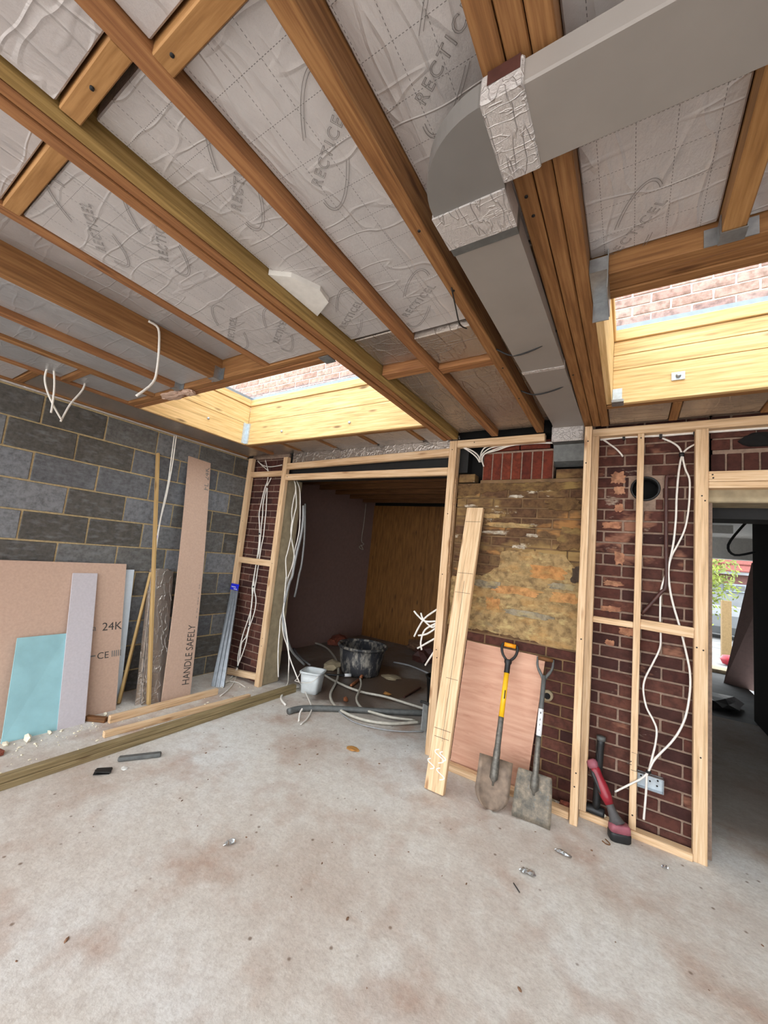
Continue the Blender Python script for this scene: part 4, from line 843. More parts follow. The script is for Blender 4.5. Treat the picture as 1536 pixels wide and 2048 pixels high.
lb = slab('blue_label', (-3.905, 2.931, .945), (-3.765, 2.931, .945), (-3.77, 2.944, 1.015), (-3.91, 2.944, 1.015), .002, M['blue'], gt, back=(0, 1, 0))
for k, (z, w) in enumerate([(.987, .08), (.965, .06)]): mk('label_scribble', line_strips([[Vector((i * w / 12, .006 * math.sin(i * 2.1), 0)) for i in range(13)]], .003), M['white_label'], lb, basis((-3.885 + .045 * k, 2.932, z - .006), (1, 0, 0), (0, -1, 0)))

# cables pinned up the block wall
cw = root('wall_cable_drop', (-3.9, 2.0, 1.3), 'pair of white cables dropping down the block wall behind the battens', 'cable')
tube('cable', P['wallcab1'], .0055, M['cable'], cw); tube('cable', P['wallcab2'], .0055, M['cable'], cw); tube('blue_tape', [P['wallcab1'][4], Vector(P['wallcab1'][4]) + Vector((0, -.004, -.03))], .011, M['blue'], cw)

# ================================================================== timbers and litter along the left of the floor
tg = root('floor_timber', (-2.93, 1.8, 0), 'long greenish treated timber lying on the floor in front of the leaning boards', 'timber')
beam('plank', -2.965, -2.915, .35, 3.17, 0, .037, M['treated'], tg); beam('plank', -2.968, -2.918, .35, 3.17, .039, .075, M['treated'], tg)
tag(timber('timber_offcut', (-3.40, 1.62, .028), (-3.385, 2.56, .028), .036, .056, M['stud']), 'pale timber offcut on the floor before the tall brown strip', 'timber')
tag(timber('timber_offcut', (-3.19, 1.50, .02), (-3.10, 2.72, .02), .04, .04, M['plank']), 'slimmer pale timber offcut lying along the treated timber', 'timber')
tag(timber('timber_offcut', (-3.565, 1.53, .018), (-3.43, 1.615, .018), .04, .036, M['old']), 'short stained timber block under the grey plasterboard strip', 'timber')
rd = random.Random(3)
deb = root('plaster_crumbs', (-3.4, 1.3, 0)); tag(deb, 'scattered plaster crumbs and dust at the foot of the leaning boards', 'debris', kind='stuff')
bm = bmesh.new()
for i in range(200):
    s = rd.choice([.003, .004, .005, .008]); x, y = rd.uniform(-3.50, -3.0), rd.uniform(.6, 2.9)
    if rd.random() < .4: x, y = rd.gauss(-3.42, .06), rd.gauss(1.35, .25)
    r_ = bmesh.ops.create_icosphere(bm, subdivisions=1, radius=s * rd.uniform(.6, 1.2), matrix=Matrix.Translation((x, y, s * .5)) @ Matrix.Diagonal((1, rd.uniform(.6, 1.5), .6, 1)))
mk('crumbs', bm_mesh(bm), M['gypsum'], deb)['kind'] = 'stuff'
for i, (x, y, sx, sy, sz, m, l) in enumerate([(-3.47, 1.15, .045, .02, .03, 'gypsum', 'broken cream plaster chunk against the blue green offcut'), (-3.50, 1.285, .03, .012, .012, 'gypsum', 'flat cream plaster flake between the blue and grey boards'), (-3.385, .985, .045, .03, .018, 'clay', 'crumbled orange brick lump at the left edge of the picture'), (-3.55, 1.66, .02, .015, .018, 'gypsum', 'small cream plaster chip on the end of a floor timber'), (-3.49, 1.045, .03, .02, .015, 'gypsum', 'cream plaster chip at the lower left corner of the blue green offcut')]):
    tag(lump('plaster_chunk', (x, y, 0), (sx, sy, sz), M[m], seed=i, sub=1), l, 'rubble', 'plaster chunks by the leaning boards')
o = timber('pipe_offcut', (-2.80, 1.43, .014), (-2.668, 1.642, .014), .045, .026, M['greytube'], bev=.008); tag(o, 'dark grey plastic offcut lying on the concrete by the treated timber', 'offcut')
fb = root('black_membrane_scrap', (-2.72, 1.31, 0), 'folded square of black plastic membrane on the concrete', 'membrane')
for k, (a, z) in enumerate([(0, .003), (.15, .012), (.08, .02)]): mk('fold', box_mesh(.085, .055, .005, .002, .004), M['black'], fb, Matrix.Translation((-2.73 + .006 * k, 1.315, z)) @ Matrix.Rotation(.95 + a, 4, 'Z') @ Matrix.Rotation(.08 * k, 4, 'Y'))
tag(lump('white_scrap', (-2.68, 1.415, 0), (.03, .02, .006), M['white_paint'], seed=9, sub=1), 'small white scrap beside the folded black membrane', 'scrap')

# ================================================================== cables on the brick pier and in the alcove
pc = root('pier_cable_bundle', (-3.6, 2.96, 0), 'bundle of white cables hanging down the brick pier to the floor', 'cable')
for k in ('pierA', 'pierB', 'pierC'): tube('cable', P[k], .006, M['cable'], pc)
for k in ('pierT1', 'pierT2', 'pierT3', 'pierT4'): tube('cable', P[k], .005, M['cable'], pc)
for k, i in (('pierA', 0), ('pierA', 5), ('pierB', 9), ('pierB', 12), ('pierB', 17)): v = Vector(P[k][i]); tube('cable_tie', [v + Vector((0, 0, .008)), v - Vector((0, 0, .008))], .014, M['black'], pc, 8)
tag(tube('loose_cable', P['loop'], .005, M['cable']), 'white cable curled on the floor round the grey trim bundle', 'cable')
ac = root('alcove_cable_bundle', (-3.2, 3.12, 0), 'white cables hanging from the lintel down the rendered pier edge', 'cable')
for k in ('alcA', 'alcB', 'alcC'): tube('cable', P[k], .0062, M['cable'], ac)
tag(tube('grey_conduit', P['alcHose1'], .014, M['cable_grey']), 'thick grey flexible conduit hanging behind the white alcove cables', 'conduit')
tag(tube('grey_conduit', P['alcHose2'], .011, M['cable_grey']), 'thinner grey conduit hanging against the alcove plasterboard', 'conduit')
tag(tube('cable_end', P['alcEnd'], .011, M['cable']), 'short thick cut white cable end curving before the white pail', 'cable')
tag(tube('cable_end', P['alcEnd2'], .0085, M['cable']), 'cut white cable tip beside the broken end of the dark pipe', 'cable')
sp_ = root('cable_spray', (-1.33, 3.0, 1.0), 'spray of cut white cable ends sticking out from the alcove post', 'cable')
for i in range(7): tube('cable', P['spr%d' % i], .0075, M['cable'], sp_)

# things on the alcove floor
tb = root('mixing_tub', (-2.87, 4.26, 0), 'round black rubber mixing tub splashed with dried plaster', 'tub')
def tub_mat():
    m, nt, b = mat_new('splashed_rubber'); v = coords(nt, scale=(1, 1, .35)); n = noise(nt, v, 14, 5, .7)
    nt.links.new(ramp(nt, n, [(.48, C('#26262a')), (.62, C('#8a8378'))]), b.inputs['Base Color']); b.inputs['Roughness'].default_value = .6; return m
M['tub'] = tub_mat()
lathe('body', [(.001, .012), (.225, .012), (.235, 0), (.245, .03), (.30, .33), (.285, .33), (.235, .04), (.001, .035)], M['tub'], tb, (-2.87, 4.26, 0))
lathe('rim', [(.285, .325), (.312, .318), (.325, .335), (.315, .355), (.29, .352), (.285, .325)], M['tub'], tb, (-2.87, 4.26, 0))
bk = root('square_pail', (-2.80, 3.29, 0), 'white translucent square plastic pail holding dregs', 'pail')
BX, BY = Vector((.94, .34, 0)) * 1.14, Vector((-.34, .94, 0)) * 1.14; bc = Vector((-2.825, 3.30, 0))
loft('body', [(bc + Vector((0, 0, z)), BX * r, BY * r) for z, r in ((.0, .074), (.004, .08), (.12, .09), (.215, .098), (.215, .094), (.12, .086), (.012, .076))], M['bucket'], bk, 24, 5)
loft('rim', [(bc + Vector((0, 0, z)), BX * r, BY * r) for z, r in ((.205, .098), (.203, .107), (.218, .107), (.220, .095))], M['bucket'], bk, 24, 5, cap=False)
tube('handle', [bc - BX * .1 - BY * .05 + Vector((0, 0, .2)), bc - BX * .125 - BY * .07 + Vector((0, 0, .13)), bc - BX * .12 - BY * .11 + Vector((0, 0, .12)), bc - BY * .11 + BX * .02 + Vector((0, 0, .13)), bc - BY * .1 + BX * .09 + Vector((0, 0, .2))], .003, M['cable'], bk, 6)
bkb = root('black_bucket', (-1.66, 3.95, 0), 'black plastic bucket half hidden behind the alcove post', 'bucket')
lathe('body', [(.001, .01), (.095, .01), (.10, 0), (.13, .30), (.135, .30), (.137, .285), (.142, .305), (.125, .307), (.095, .02), (.001, .015)], M['black'], bkb, (-1.66, 3.95, 0), 28); lathe('white_contents', [(.001, .24), (.11, .24), (.118, .20)], M['white_paint'], bkb, (-1.66, 3.95, 0), 20)
tag(tube('foam_pipe', P['pipe'], .027, M['greytube'], seg=12), 'dark grey foam lagged pipe lying across the alcove mouth', 'pipe')
for k, r, m, l in (('hoseA', .013, 'hose', 'pale hose running straight from the pail to the alcove post'), ('hoseB', .014, 'hose', 'long pale hose looping past the tub and along the dark pipe'), ('hoseC', .012, 'hose', 'pale hose with a copper fitting curving over the damp floor'), ('hoseD', .006, 'cable_grey', 'thin dark cable arcing on the floor in front of the hoses'), ('hoseF', .012, 'cable_grey', 'grey hose rising behind the white pail'), ('farhose', .012, 'cable_grey', 'grey hose on the floor far behind the black bucket'), ('blackhose', .013, 'black', 'short black hose with a white coupling by the tub')):
    tag(tube('hose', P[k], r, M[m]), l, 'hose', 'hoses on the alcove floor')
tag(tube('hose_coupling', P['whiteconn'], .02, M['white_label'], n=1), 'white push fit coupling on the black hose end', 'coupling')
tag(tube('copper_pipe', P['copper1'], .017, M['copper'], n=1), 'short copper pipe piece lying before the mixing tub', 'copper pipe'); tag(tube('copper_fitting', P['copper2'], .022, M['copper'], n=1), 'copper fitting at the end of the pale hose', 'fitting')
tag(lump('copper_scrap', (P['copper3'][0][0], P['copper3'][0][1], 0), (.03, .025, .03), M['copper'], seed=21, sub=1), 'small orange copper scrap on the damp floor', 'scrap'); tag(lump('brick_chip', (P['bit'][0][0], P['bit'][0][1], 0), (.05, .035, .02), M['ply'], seed=22, sub=1), 'tan chip of rubble on the damp alcove floor', 'rubble')
tag(lump('stone_lump', (-3.2, 4.1, 0), (.10, .14, .06), M['render'], seed=23), 'grey lump of rubble between the pail and the tub', 'rubble'); tag(lump('mortar_slop', (-2.5, 4.4, 0), (.13, .10, .012), M['render'], seed=24), 'flat pat of spilt mortar beside the tub', 'mortar')
tag(timber('rusty_rod', (P['rod'][0][0], P['rod'][0][1], .012), (P['rod'][1][0], P['rod'][1][1], .012), .018, .018, M['brownpipe']), 'thin rusty bar lying near the black bucket', 'bar')
tag(lump('dirt_heap', (-2.4, 5.9, 0), (.7, .25, .13), M['dirt'], seed=25, sub=3, rough=.12), 'heap of dark earth along the alcove back wall', 'earth'); tag(lump('rag_heap', (-2.55, 5.42, 0), (.17, .12, .13), M['brownpipe'], seed=26), 'dark crumpled rag on the alcove floor', 'rag')
tag(lump('rubble_pile', (-3.98, 5.2, 0), (.14, .22, .08), M['clay'], seed=27), 'low pile of brick rubble by the alcove plasterboard', 'rubble')
mb = root('metal_bracket', (-1.36, 2.93, .12), 'grey steel strap bracket fixed low on the alcove post', 'bracket')
box('plate', (-1.362, FY - .012, .17), (-1.318, FY - .006, .37), M['greytube'], mb); box('return', (-1.362, FY - .012, .17), (-1.357, FY + .05, .37), M['galv'], mb); tube('clip', [(-1.38, FY - .01, .38), (-1.34, FY - .02, .385), (-1.315, FY - .01, .375)], .012, M['steel_dark'], mb)
hc = root('hanging_alcove_cable', (-4.15, 5.6, 2.1), 'thin tangled white cable hanging at the alcove plasterboard', 'cable')
tube('cable', [(-4.12, 5.75, 2.42), (-4.12, 5.75, 2.1), (-4.1, 5.7, 1.75), (-4.11, 5.8, 1.68), (-4.1, 5.65, 1.62), (-4.1, 5.78, 1.58), (-4.1, 5.7, 1.66)], .006, M['hose'], hc)

# ceiling cable tails
for ks, l, c in ((('ceil1', 'ceil2'), 'two looped white cable tails hanging nearest the block wall', 'cable'), (('ceil3',), 'single white cable tail slanting in to meet the looped pair', 'cable'), (('ceil4',), 'long white cable tail hanging from the brown joist before the roof window', 'cable')):
    r_ = root('ceiling_cable', P[ks[0]][0], l, c)
    for k in ks: tube('cable', P[k], .0065, M['cable'], r_)

# cables, box and pipes on the right brick panel
rc = root('panel_cable_pair', (.2, 3.0, .4), 'pair of white cables snaking down the red brick to the steel box', 'cable')
tube('cable', P['c1'], .006, M['cable'], rc); tube('cable', P['c2'], .0055, M['cable'], rc); v = Vector(P['c1'][25]); tube('cable_tie', [v + Vector((0, 0, .006)), v - Vector((0, 0, .006))], .014, M['steel_dark'], rc)
v = Vector(P['c1'][3]); tube('cable_tie', [v + Vector((0, 0, .012)), v - Vector((0, 0, .012))], .014, M['black'], rc)
tc_ = root('top_cable_run', (0, 3.03, 2.45), 'white cables clipped in a run along the top of the red brick', 'cable')
for k in ('tb1', 'tb2'): tube('cable', P[k] + [[P[k][-1][0] + .4, P[k][-1][1], P[k][-1][2]]], .008, M['cable'], tc_)
tube('cable', P['c3'], .006, M['cable'], tc_)
for i in (1, 2, 3): v = Vector(P['tb1'][i]); box('cable_clip', v + Vector((-.008, -.014, -.02)), v + Vector((.008, .006, .03)), M['black'], tc_)
ff = root('soldier_cable_fan', (-.9, 3.02, 2.45), 'fan of white cables over the soldier bricks beside the duct', 'cable')
for i in range(1, 7): tube('cable', P['fan%d' % i], .0055, M['cable'], ff)
bxr = root('back_box', (.13, 3.02, .27), 'galvanised double socket back box fixed to the red brick', 'socket box')
box('back_plate', (.065, 3.022, .277), (.197, 3.034, .358), M['galv_blue'], bxr, .004)
for lo, hi in (((.065, 2.995, .277), (.068, 3.024, .358)), ((.194, 2.995, .277), (.197, 3.024, .358)), ((.065, 2.995, .355), (.197, 3.024, .358)), ((.065, 2.995, .277), (.197, 3.024, .280))): box('side', lo, hi, M['galv'], bxr)
for x, z in ((.085, .335), (.165, .305), (.168, .335), (.13, .32)): tube('knockout', [(x, 3.022, z), (x, 3.019, z)], .005, M['steel_dark'], bxr, 8)
tag(tube('brown_pipe', [(.225, 3.03, 2.19), (.20, 3.02, 2.185), (.187, 3.015, 2.15), (.190, 3.015, 1.8), (.193, 3.015, 1.50), (.165, 3.012, 1.44), (.07, 3.008, 1.295)], .011, M['brownpipe'], seg=10), 'dark brown pipe running down the red brick then slanting left', 'pipe')
bw = root('waste_pipe', (-.14, 3.0, .05), 'black waste pipe standing at the foot of the red brick', 'pipe')
tube('pipe', [(-.145, 2.995, .06), (-.138, 2.995, .3), (-.130, 2.995, .49)], .022, M['black'], bw, 14); tube('end_cap', [(-.130, 2.995, .478), (-.130, 2.995, .50)], .026, M['greytube'], bw, 14); tube('base_bend', [(-.2, 3.0, .05), (-.16, 2.998, .055), (-.1, 3.0, .05)], .03, M['black'], bw, 14)
for i, (x, y, z, s, m, l) in enumerate([(-.105, 2.99, .04, .02, 'gypsum', 'pale chip on the sole plate beside the red tool'), (-.31, 2.985, 0, .045, 'clay', 'brick lump behind the sole batten by the square spade'), (-.40, 2.99, 0, .03, 'render', 'grey mortar lump behind the square spade')]): tag(lump('rubble_lump', (x, y, z), (s, s * .7, s * .6), M[m], seed=50 + i, sub=1), l, 'rubble')

# ================================================================== things leaning on the middle wall
pls = slab('plywood_sheet', (-1.10, 2.945, .0), (-.555, 2.945, .02), (-.485, 3.022, .905), (-1.06, 3.022, .91), .012, M['ply_pink'], back=(0, 1, 0)); tag(pls, 'pinkish plywood sheet leaning on the brick behind the shovels', 'plywood')
lp = root('leaning_plank', (-1.05, 2.57, 0), 'long pale timber plank leaning on the wall with pencil lines', 'plank')
pa, pb = Vector((-1.05, 2.57, .002)), Vector((-1.063, 3.01, 1.955)); pm = frame(pa, pb, up=(0, -1, .25))
plk = mk('board', box_mesh((pb - pa).length, .135, .04, .003), M['plank'], lp, Matrix.Translation((pa + pb) / 2 + pm.to_3x3() @ Vector((0, 0, 0))) @ pm)
xd, nd = (pb - pa).normalized(), (pm.to_3x3() @ Vector((0, 0, 1))); nd = nd if nd.y < 0 else -nd; wd_ = xd.cross(nd).normalized()
wd_ = wd_ if wd_.x > 0 else -wd_
def on_plank(s, t): return pa + xd * s + wd_ * t + nd * .0208
for s, w0, w1 in ((.37, -.06, .06), (.32, -.05, .055), (1.31, -.06, .06), (1.46, -.06, .06), (1.88, -.062, .062), (.70, -.03, .06)): mk('pencil_line', line_strips([[Vector((0, 0, 0)), Vector((w1 - w0, 0, 0))]], .0012), M['pencil'], plk, basis(on_plank(s, w0), wd_, nd))
mk('pencil_line', line_strips([[Vector((0, 0, 0)), Vector((1.1, .01, 0))]], .0011), M['pencil'], plk, basis(on_plank(.3, .01), xd, nd))
for s, t, rr in ((.15, -.045, .9), (.20, .005, 1.2), (.11, .03, 1.0), (.22, .03, .8)): mk('chalk_scribble', line_strips([[Vector((.03 * rr * math.sin(i * .55), .006 * i * rr - .03, 0)) for i in range(12)]], .003), M['chalk'], plk, basis(on_plank(s, t), wd_, nd))

def tool_frame(base, top, lat):
    base, top = Vector(base), Vector(top); v = (top - base).normalized(); u = Vector(lat); u = (u - u.dot(v) * v).normalized(); n = u.cross(v).normalized()
    if n.y > 0: n = -n
    return lambda a, b, c=0: base + u * a + v * b + n * c
def blade(name, F, outline, mat, parent, dish, th=.004, ns=12):
    """outline: (b, half width); a dished plate with thickness"""
    verts, faces = [], []; W = 9
    for (b, hw) in outline:
        for k in range(W):
            s = -1 + 2 * k / (W - 1); verts.append((b, hw * s, dish * (s * s - .6)))
    P3 = [F(a, b, c) for b, a, c in verts] + [F(a, b, c - th) for b, a, c in verts]; n = len(verts); R = len(outline)
    for i in range(R - 1):
        for k in range(W - 1):
            a = i * W + k; faces += [(a, a + 1, a + W + 1, a + W), (n + a, n + a + W, n + a + W + 1, n + a + 1)]
    for i in range(R - 1): faces += [(i * W, (i + 1) * W, n + (i + 1) * W, n + i * W), (i * W + W - 1, n + i * W + W - 1, n + (i + 1) * W + W - 1, (i + 1) * W + W - 1)]
    for k in range(W - 1): faces += [(k, n + k, n + k + 1, k + 1), ((R - 1) * W + k, (R - 1) * W + k + 1, n + (R - 1) * W + k + 1, n + (R - 1) * W + k)]
    o0 = P3[0].copy(); return mk(name, mesh_of([p - o0 for p in P3], faces), mat, parent, Matrix.Translation(o0), smooth=True)
# round shovel with the yellow shaft
s1 = root('round_shovel', (-.70, 2.62, 0), 'muddy round pointed shovel with a yellow shaft and black D handle', 'shovel')
F1 = tool_frame((-.70, 2.625, .004), (-.722, 2.985, .955), (.96, .28, 0))
blade('blade', F1, [(b, .104 * max(0, 1 - ((.13 - b) / .131) ** 2.3) ** .5 + .004 if b < .13 else .104 + .004 * (b - .13)) for b in (.0, .004, .012, .03, .055, .09, .13, .18, .23, .285)], M['shovel'], s1, .02)
tube('socket', [F1(0, .13, -.004), F1(0, .22, .006), F1(0, .30, .012), F1(0, .40, .008), F1(0, .53, .004)], [.006, .026, .022, .019, .018], M['tubemetal'], s1, 12)
tube('shaft', [F1(0, .52, .004), F1(0, .825, .002)], .0175, M['yellow'], s1, 14, 1); tube('shaft_mark', [F1(.003, .645, .0165), F1(.003, .70, .0165)], .005, M['black'], s1, 6, 1)
tube('handle_stem', [F1(0, .815, .002), F1(0, .86, .002), F1(0, .905, 0)], [.02, .019, .026], M['black'], s1, 12)
for s in (-1, 1): tube('handle_arm', [F1(s * .006, .895, 0), F1(s * .038, .93, 0), F1(s * .052, .965, 0), F1(s * .053, 1.0, 0), F1(s * .045, 1.012, 0)], .0095, M['black'], s1, 10)
tube('grip', [F1(-.04, 1.007, 0), F1(.04, 1.007, 0)], .015, M['orange'], s1, 12, 1)
def spade_mat():
    m, nt, b = mat_new('worn_painted_steel'); v = coords(nt, rnd=False); n = noise(nt, v, 14, 5, .7); c = ramp(nt, n, [(.36, C('#565249')), (.5, C('#776c5e')), (.64, C('#9a8b76'))])
    c = mixc(nt, ramp(nt, noise(nt, v, 30, 4, .7), [(.60, (0, 0, 0, 1)), (.68, (.5, .5, .5, 1))]), c, C('#66747a')); nt.links.new(c, b.inputs['Base Color']); b.inputs['Roughness'].default_value = .6; b.inputs['Metallic'].default_value = .2; bump(nt, b, n, .4, .003); return m
M['spade'] = spade_mat()
# square spade with the grey shaft
s2 = root('square_spade', (-.47, 2.67, 0), 'scuffed square mouthed shovel with a grey shaft and white label', 'shovel')
F2 = tool_frame((-.468, 2.672, .006), (-.482, 2.985, .91), (.985, .16, 0))
blade('blade', F2, [(b, hw) for b, hw in ((0, .108), (.03, .110), (.08, .109), (.14, .107), (.2, .104), (.25, .10), (.262, .096))], M['spade'], s2, .016)
tube('socket', [F2(.004, .14, -.004), F2(.004, .22, .006), F2(.004, .30, .012), F2(.004, .46, .006)], [.006, .024, .018, .0165], M['tubemetal'], s2, 12)
tube('shaft', [F2(.004, .45, .006), F2(.004, .84, .002)], .015, M['greytube'], s2, 12, 1); tube('label_sleeve', [F2(.004, .47, .0065), F2(.004, .63, .005)], .0165, M['white_label'], s2, 12, 1)
for b in (.50, .53, .56, .60): tube('label_mark', [F2(.004, b, .0185), F2(.004, b + .012, .018)], .0045, M['ink'], s2, 6, 1)
for s in (-1, 1): tube('handle_arm', [F2(.004 + s * .004, .82, 0), F2(.004 + s * .03, .86, 0), F2(.004 + s * .048, .90, 0), F2(.004 + s * .05, .955, 0)], [.012, .010, .008, .007], M['greytube'], s2, 10)
tube('grip', [F2(-.044, .948, 0), F2(.052, .948, 0)], .014, M['old'], s2, 12, 1)

# red cordless multi tool propped on its battery
mt = root('multi_tool', (-.02, 2.87, 0), 'red cordless multi tool standing on its battery against the stud', 'power tool')
U, V = Vector((.93, .36, 0)), Vector((-.36, .93, 0)); bc = Vector((-.018, 2.885, 0))
def rings(c0, c1, prof, u, v):
    c0, c1 = Vector(c0), Vector(c1); return [(c0.lerp(c1, t), u * a, v * b) for t, a, b in prof]
loft('battery', [(bc + Vector((0, 0, z)), U * a, V * b) for z, a, b in ((0, .052, .034), (.008, .058, .038), (.04, .058, .038), (.05, .054, .036))], M['black'], mt, 24, 4)
loft('battery_top', [(bc + Vector((0, 0, z)), U * a, V * b) for z, a, b in ((.05, .056, .037), (.078, .054, .036), (.088, .046, .032))], M['red_dull'], mt, 24, 4)
nk, sh, hd = bc + Vector((-.012, 0, .08)), Vector((-.105, 2.935, .225)), Vector((-.165, 2.958, .325))
ax = (hd - nk).normalized(); u_ = ax.cross(Vector((0, 1, 0))).normalized(); v_ = ax.cross(u_)
loft('neck', rings(nk, sh, [(0, .045, .034), (.18, .03, .028), (.45, .022, .022), (.75, .024, .024)], u_, v_), M['greyplast'], mt, 16, 2.4)
loft('grip_body', rings(nk.lerp(sh, .55), hd, [(0, .024, .025), (.2, .031, .031), (.45, .033, .032), (.7, .028, .03), (.9, .031, .032), (1.0, .026, .028)], u_, v_), M['red'], mt, 16, 2.4)
loft('side_panel', rings(nk.lerp(sh, .75) + u_ * .018 - Vector((0, .012, 0)), hd + u_ * .014 - Vector((0, .012, 0)), [(0, .006, .014), (.3, .016, .022), (.8, .018, .024), (1, .008, .014)], u_, v_), M['black'], mt, 12)
loft('head', [(hd + ax * t, u_ * a, v_ * b) for t, a, b in ((-.01, .028, .03), (.012, .033, .03), (.03, .028, .026), (.038, .014, .014))], M['red_dull'], mt, 16, 2.6)
slab('saw_blade', hd - u_ * .03 + ax * -.02, hd - u_ * .03 + ax * .0, hd - u_ * .055 + ax * .075, hd - u_ * .052 + ax * .055, .002, M['steel_dark'], mt)

# ================================================================== litter on the open floor
def scrap(name, x, y, pts, h, label, mat='scrap', seed=0, cat='foil scrap'):
    rd = random.Random(seed); bm = bmesh.new(); n = 9; m_ = 5; (ax_, ay), w = pts, h; d = Vector((ax_, ay, 0)); s = Vector((-ay, ax_, 0)).normalized() * w; g = []
    for i in range(n):
        row = []
        for k in range(m_):
            a = (k / (m_ - 1) - .5) * 2.6; t = i / (n - 1) - .5; e = 1 - (2 * t) ** 4 * .6
            p = d * t + s * math.sin(a) * e + Vector((0, 0, .004 + w * .55 * (1 + math.cos(a)) * e)); row.append(bm.verts.new(p + Vector([rd.uniform(-1, 1) * w * .22 for _ in range(3)]) ))
        g.append(row)
    for i in range(n - 1):
        for k in range(m_ - 1): bm.faces.new((g[i][k], g[i][k + 1], g[i + 1][k + 1], g[i + 1][k]))
    zmin = min(v.co.z for v in bm.verts)
    for v in bm.verts: v.co.z -= zmin
    return tag(mk(name, bm_mesh(bm), M[mat], None, Matrix.Translation((x, y, .0005))), label, cat, 'foil scraps on the floor')
scrap('foil_scrap', -.397, 2.262, (.075, .02), .016, 'crumpled silver foil twist nearest the camera below the spade', seed=1)
scrap('foil_scrap', -.27, 2.53, (.085, .0), .014, 'long silver foil twist between the spade and the red tool', seed=2)
scrap('foil_scrap', .194, 2.80, (.03, .02), .012, 'tiny silver foil ball before the doorway stud', seed=3)
scrap('foil_scrap', -1.655, 1.452, (.03, .05), .018, 'flat bright foil scrap alone in the middle of the floor', seed=4)
tag(timber('wood_splinter', (-.44, 2.15, .004), (-.40, 2.11, .004), .006, .006, M['black']), 'dark splinter on the floor before the silver twists', 'splinter')
tag(lump('sawdust_clump', (-1.77, 2.63, 0), (.05, .035, .008), M['ply'], seed=31, sub=2), 'little heap of brown sawdust near the alcove mouth', 'sawdust')
gr = root('floor_grit', (-.8, 1.6, 0)); tag(gr, 'scattered dark grit and chips over the concrete', 'grit', kind='stuff'); bm = bmesh.new(); rd = random.Random(11)
for i in range(100):
    s = rd.choice([.002, .0025, .003, .004, .006]); x, y = rd.uniform(-2.6, 1.0), rd.uniform(.3, 2.9)
    bmesh.ops.create_icosphere(bm, subdivisions=1, radius=s, matrix=Matrix.Translation((x, y, s * .4)) @ Matrix.Rotation(rd.uniform(0, 3), 4, 'Z') @ Matrix.Diagonal((rd.uniform(1, 2.4), 1, .6, 1)))
mk('grit', bm_mesh(bm), M['dirt'], gr)['kind'] = 'stuff'
tag(tube('bent_wire', [(-.10, 2.80, .003), (-.075, 2.785, .003), (-.06, 2.80, .003), (-.085, 2.83, .003)], .003, M['old'], seg=6), 'bent scrap of wire beside the tool battery', 'wire')

# ================================================================== hall and the street beyond
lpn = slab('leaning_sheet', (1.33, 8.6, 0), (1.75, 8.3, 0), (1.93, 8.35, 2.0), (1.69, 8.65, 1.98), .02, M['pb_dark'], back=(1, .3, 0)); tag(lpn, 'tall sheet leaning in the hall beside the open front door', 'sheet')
tag(tube('hall_cable', [(1.27, 6.3, 2.43), (1.16, 6.3, 2.30), (1.02, 6.3, 2.05), (1.08, 6.3, 1.93), (1.26, 6.3, 1.98)], .014, M['black']), 'black cable loop hanging from the hall ceiling', 'cable')
hw = root('hall_ceiling_wires', (.85, 5.9, 2.4), 'black wire tails hanging from the hall ceiling', 'wire')
for pts in ([(.86, 5.9, 2.449), (.86, 5.9, 2.38), (.80, 5.9, 2.29)], [(.90, 5.9, 2.36), (.80, 5.9, 2.29), (.88, 5.9, 2.31)], [(.78, 6.4, 2.449), (.78, 6.4, 2.2)]): tube('wire', pts, .007, M['black'], hw)
tag(lump('hall_rubbish', (1.0, 6.9, 0), (.25, .35, .08), M['black'], seed=61), 'dark heap of rubbish on the hall floor', 'rubbish')
tag(box('pavement', (-8, 9.5, -.25), (12, 30, -.06), M['paving']), 'pale paving outside the front door', 'paving', kind='structure')
tag(box('door_step', (.9, 9.45, -.06), (2.0, 9.9, .06), M['render']), 'front door step', 'step', kind='structure')
hs = root('street_house', (4, 20, 0), 'white walled house with a red tiled roof across the street', 'house')
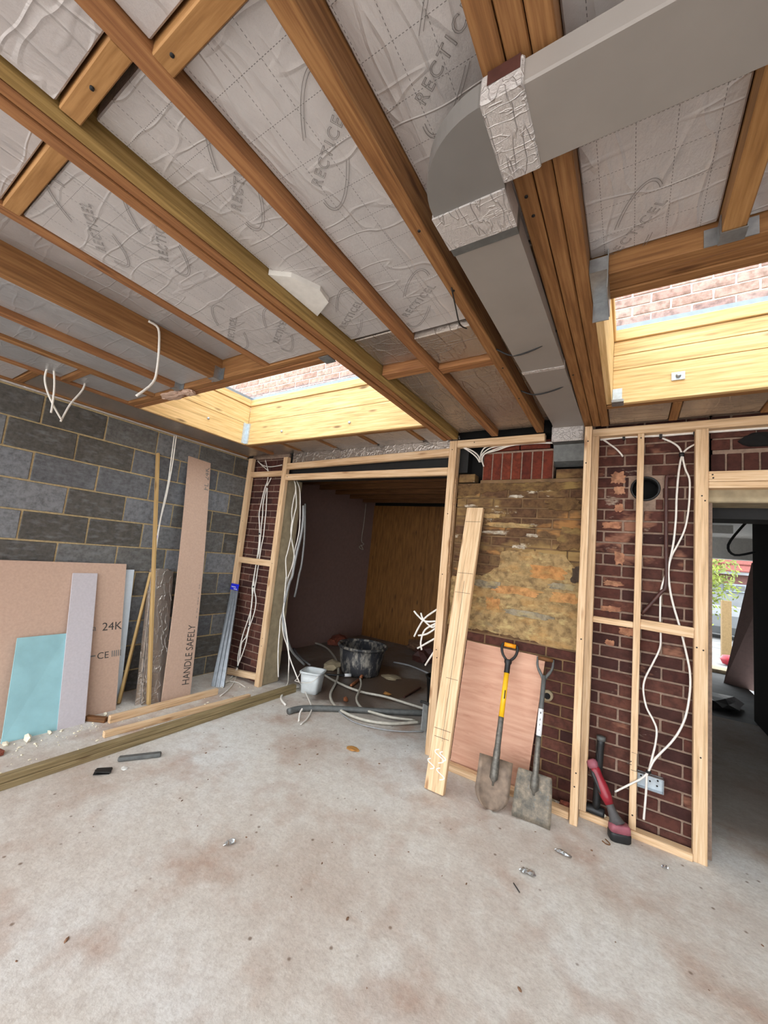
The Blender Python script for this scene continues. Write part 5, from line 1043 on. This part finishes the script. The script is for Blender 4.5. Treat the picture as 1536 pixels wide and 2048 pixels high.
box('wall', (.5, 20, -.06), (8, 21, 2.1), M['street_white'], hs); box('brick_band', (.5, 19.97, 1.75), (8, 20, 2.12), M['street_brick'], hs); box('gutter', (.4, 19.6, 2.1), (8.1, 19.75, 2.22), M['street_white'], hs); prism('roof', [(19.6, 2.2), (24, 5.0), (24, 4.9), (19.7, 2.12)], 'x', .4, 8.1, M['roof_tile'], hs)
for r_ in range(6): box('tile_course', (.4, 19.58 + r_ * .45, 2.21 + r_ * .29), (8.1, 19.98 + r_ * .45, 2.25 + r_ * .29), M['roof_tile'], hs)
wn = box('window', (3.1, 19.93, 1.45), (3.75, 19.97, 1.75), M['gasket'], hs); box('pane', (3.15, 19.9, 1.5), (3.4, 19.94, 1.7), M['greytube'], wn); box('pane', (3.45, 19.9, 1.5), (3.7, 19.94, 1.7), M['greytube'], wn)
tag(timber('gate_post', (1.9, 12, -.06), (1.9, 12, 1.25), .17, .17, M['street_post']), 'pale square timber gate post in the front garden', 'post')
tag(box('garden_wall', (2.6, 13.4, -.06), (6, 13.6, 1.45), M['street_stone']), 'grey garden wall behind the gate post', 'wall')
tag(box('parked_car', (1.6, 16.2, .1), (3.6, 18.2, .95), M['street_white'], None, .25), 'white parked car glimpsed through the front door', 'car')
tag(lathe('red_ball', [(.001, 0), (.10, .03), (.14, .12), (.10, .2), (.001, .22)], M['red'], None, (1.78, 11, -.06), 20), 'round red object on the paving outside', 'ball')
tr = root('garden_tree', (1.7, 14.5, 0), 'yellow green leafy tree outside the front door', 'tree')
tube('trunk', [(1.5, 14.6, -.06), (1.55, 14.6, 1.2), (1.6, 14.6, 2.4)], .07, M['old'], tr, 8); rd = random.Random(5); v, f = [], []
for i in range(1500):
    c = Vector((min(max(rd.gauss(1.75, .38), .6), 2.5), min(max(rd.gauss(14.4, .4), 13.2), 15.6), max(rd.gauss(1.85, .5), .4))); a = Vector([rd.gauss(0, 1) for _ in range(3)]).normalized() * .07; b = a.orthogonal().normalized() * .03; k = len(v); v += [c - a, c + b, c + a, c - b]; f.append((k, k + 1, k + 2, k + 3))
mk('foliage', mesh_of(v, f), M['leaf'], tr)['kind'] = 'stuff'
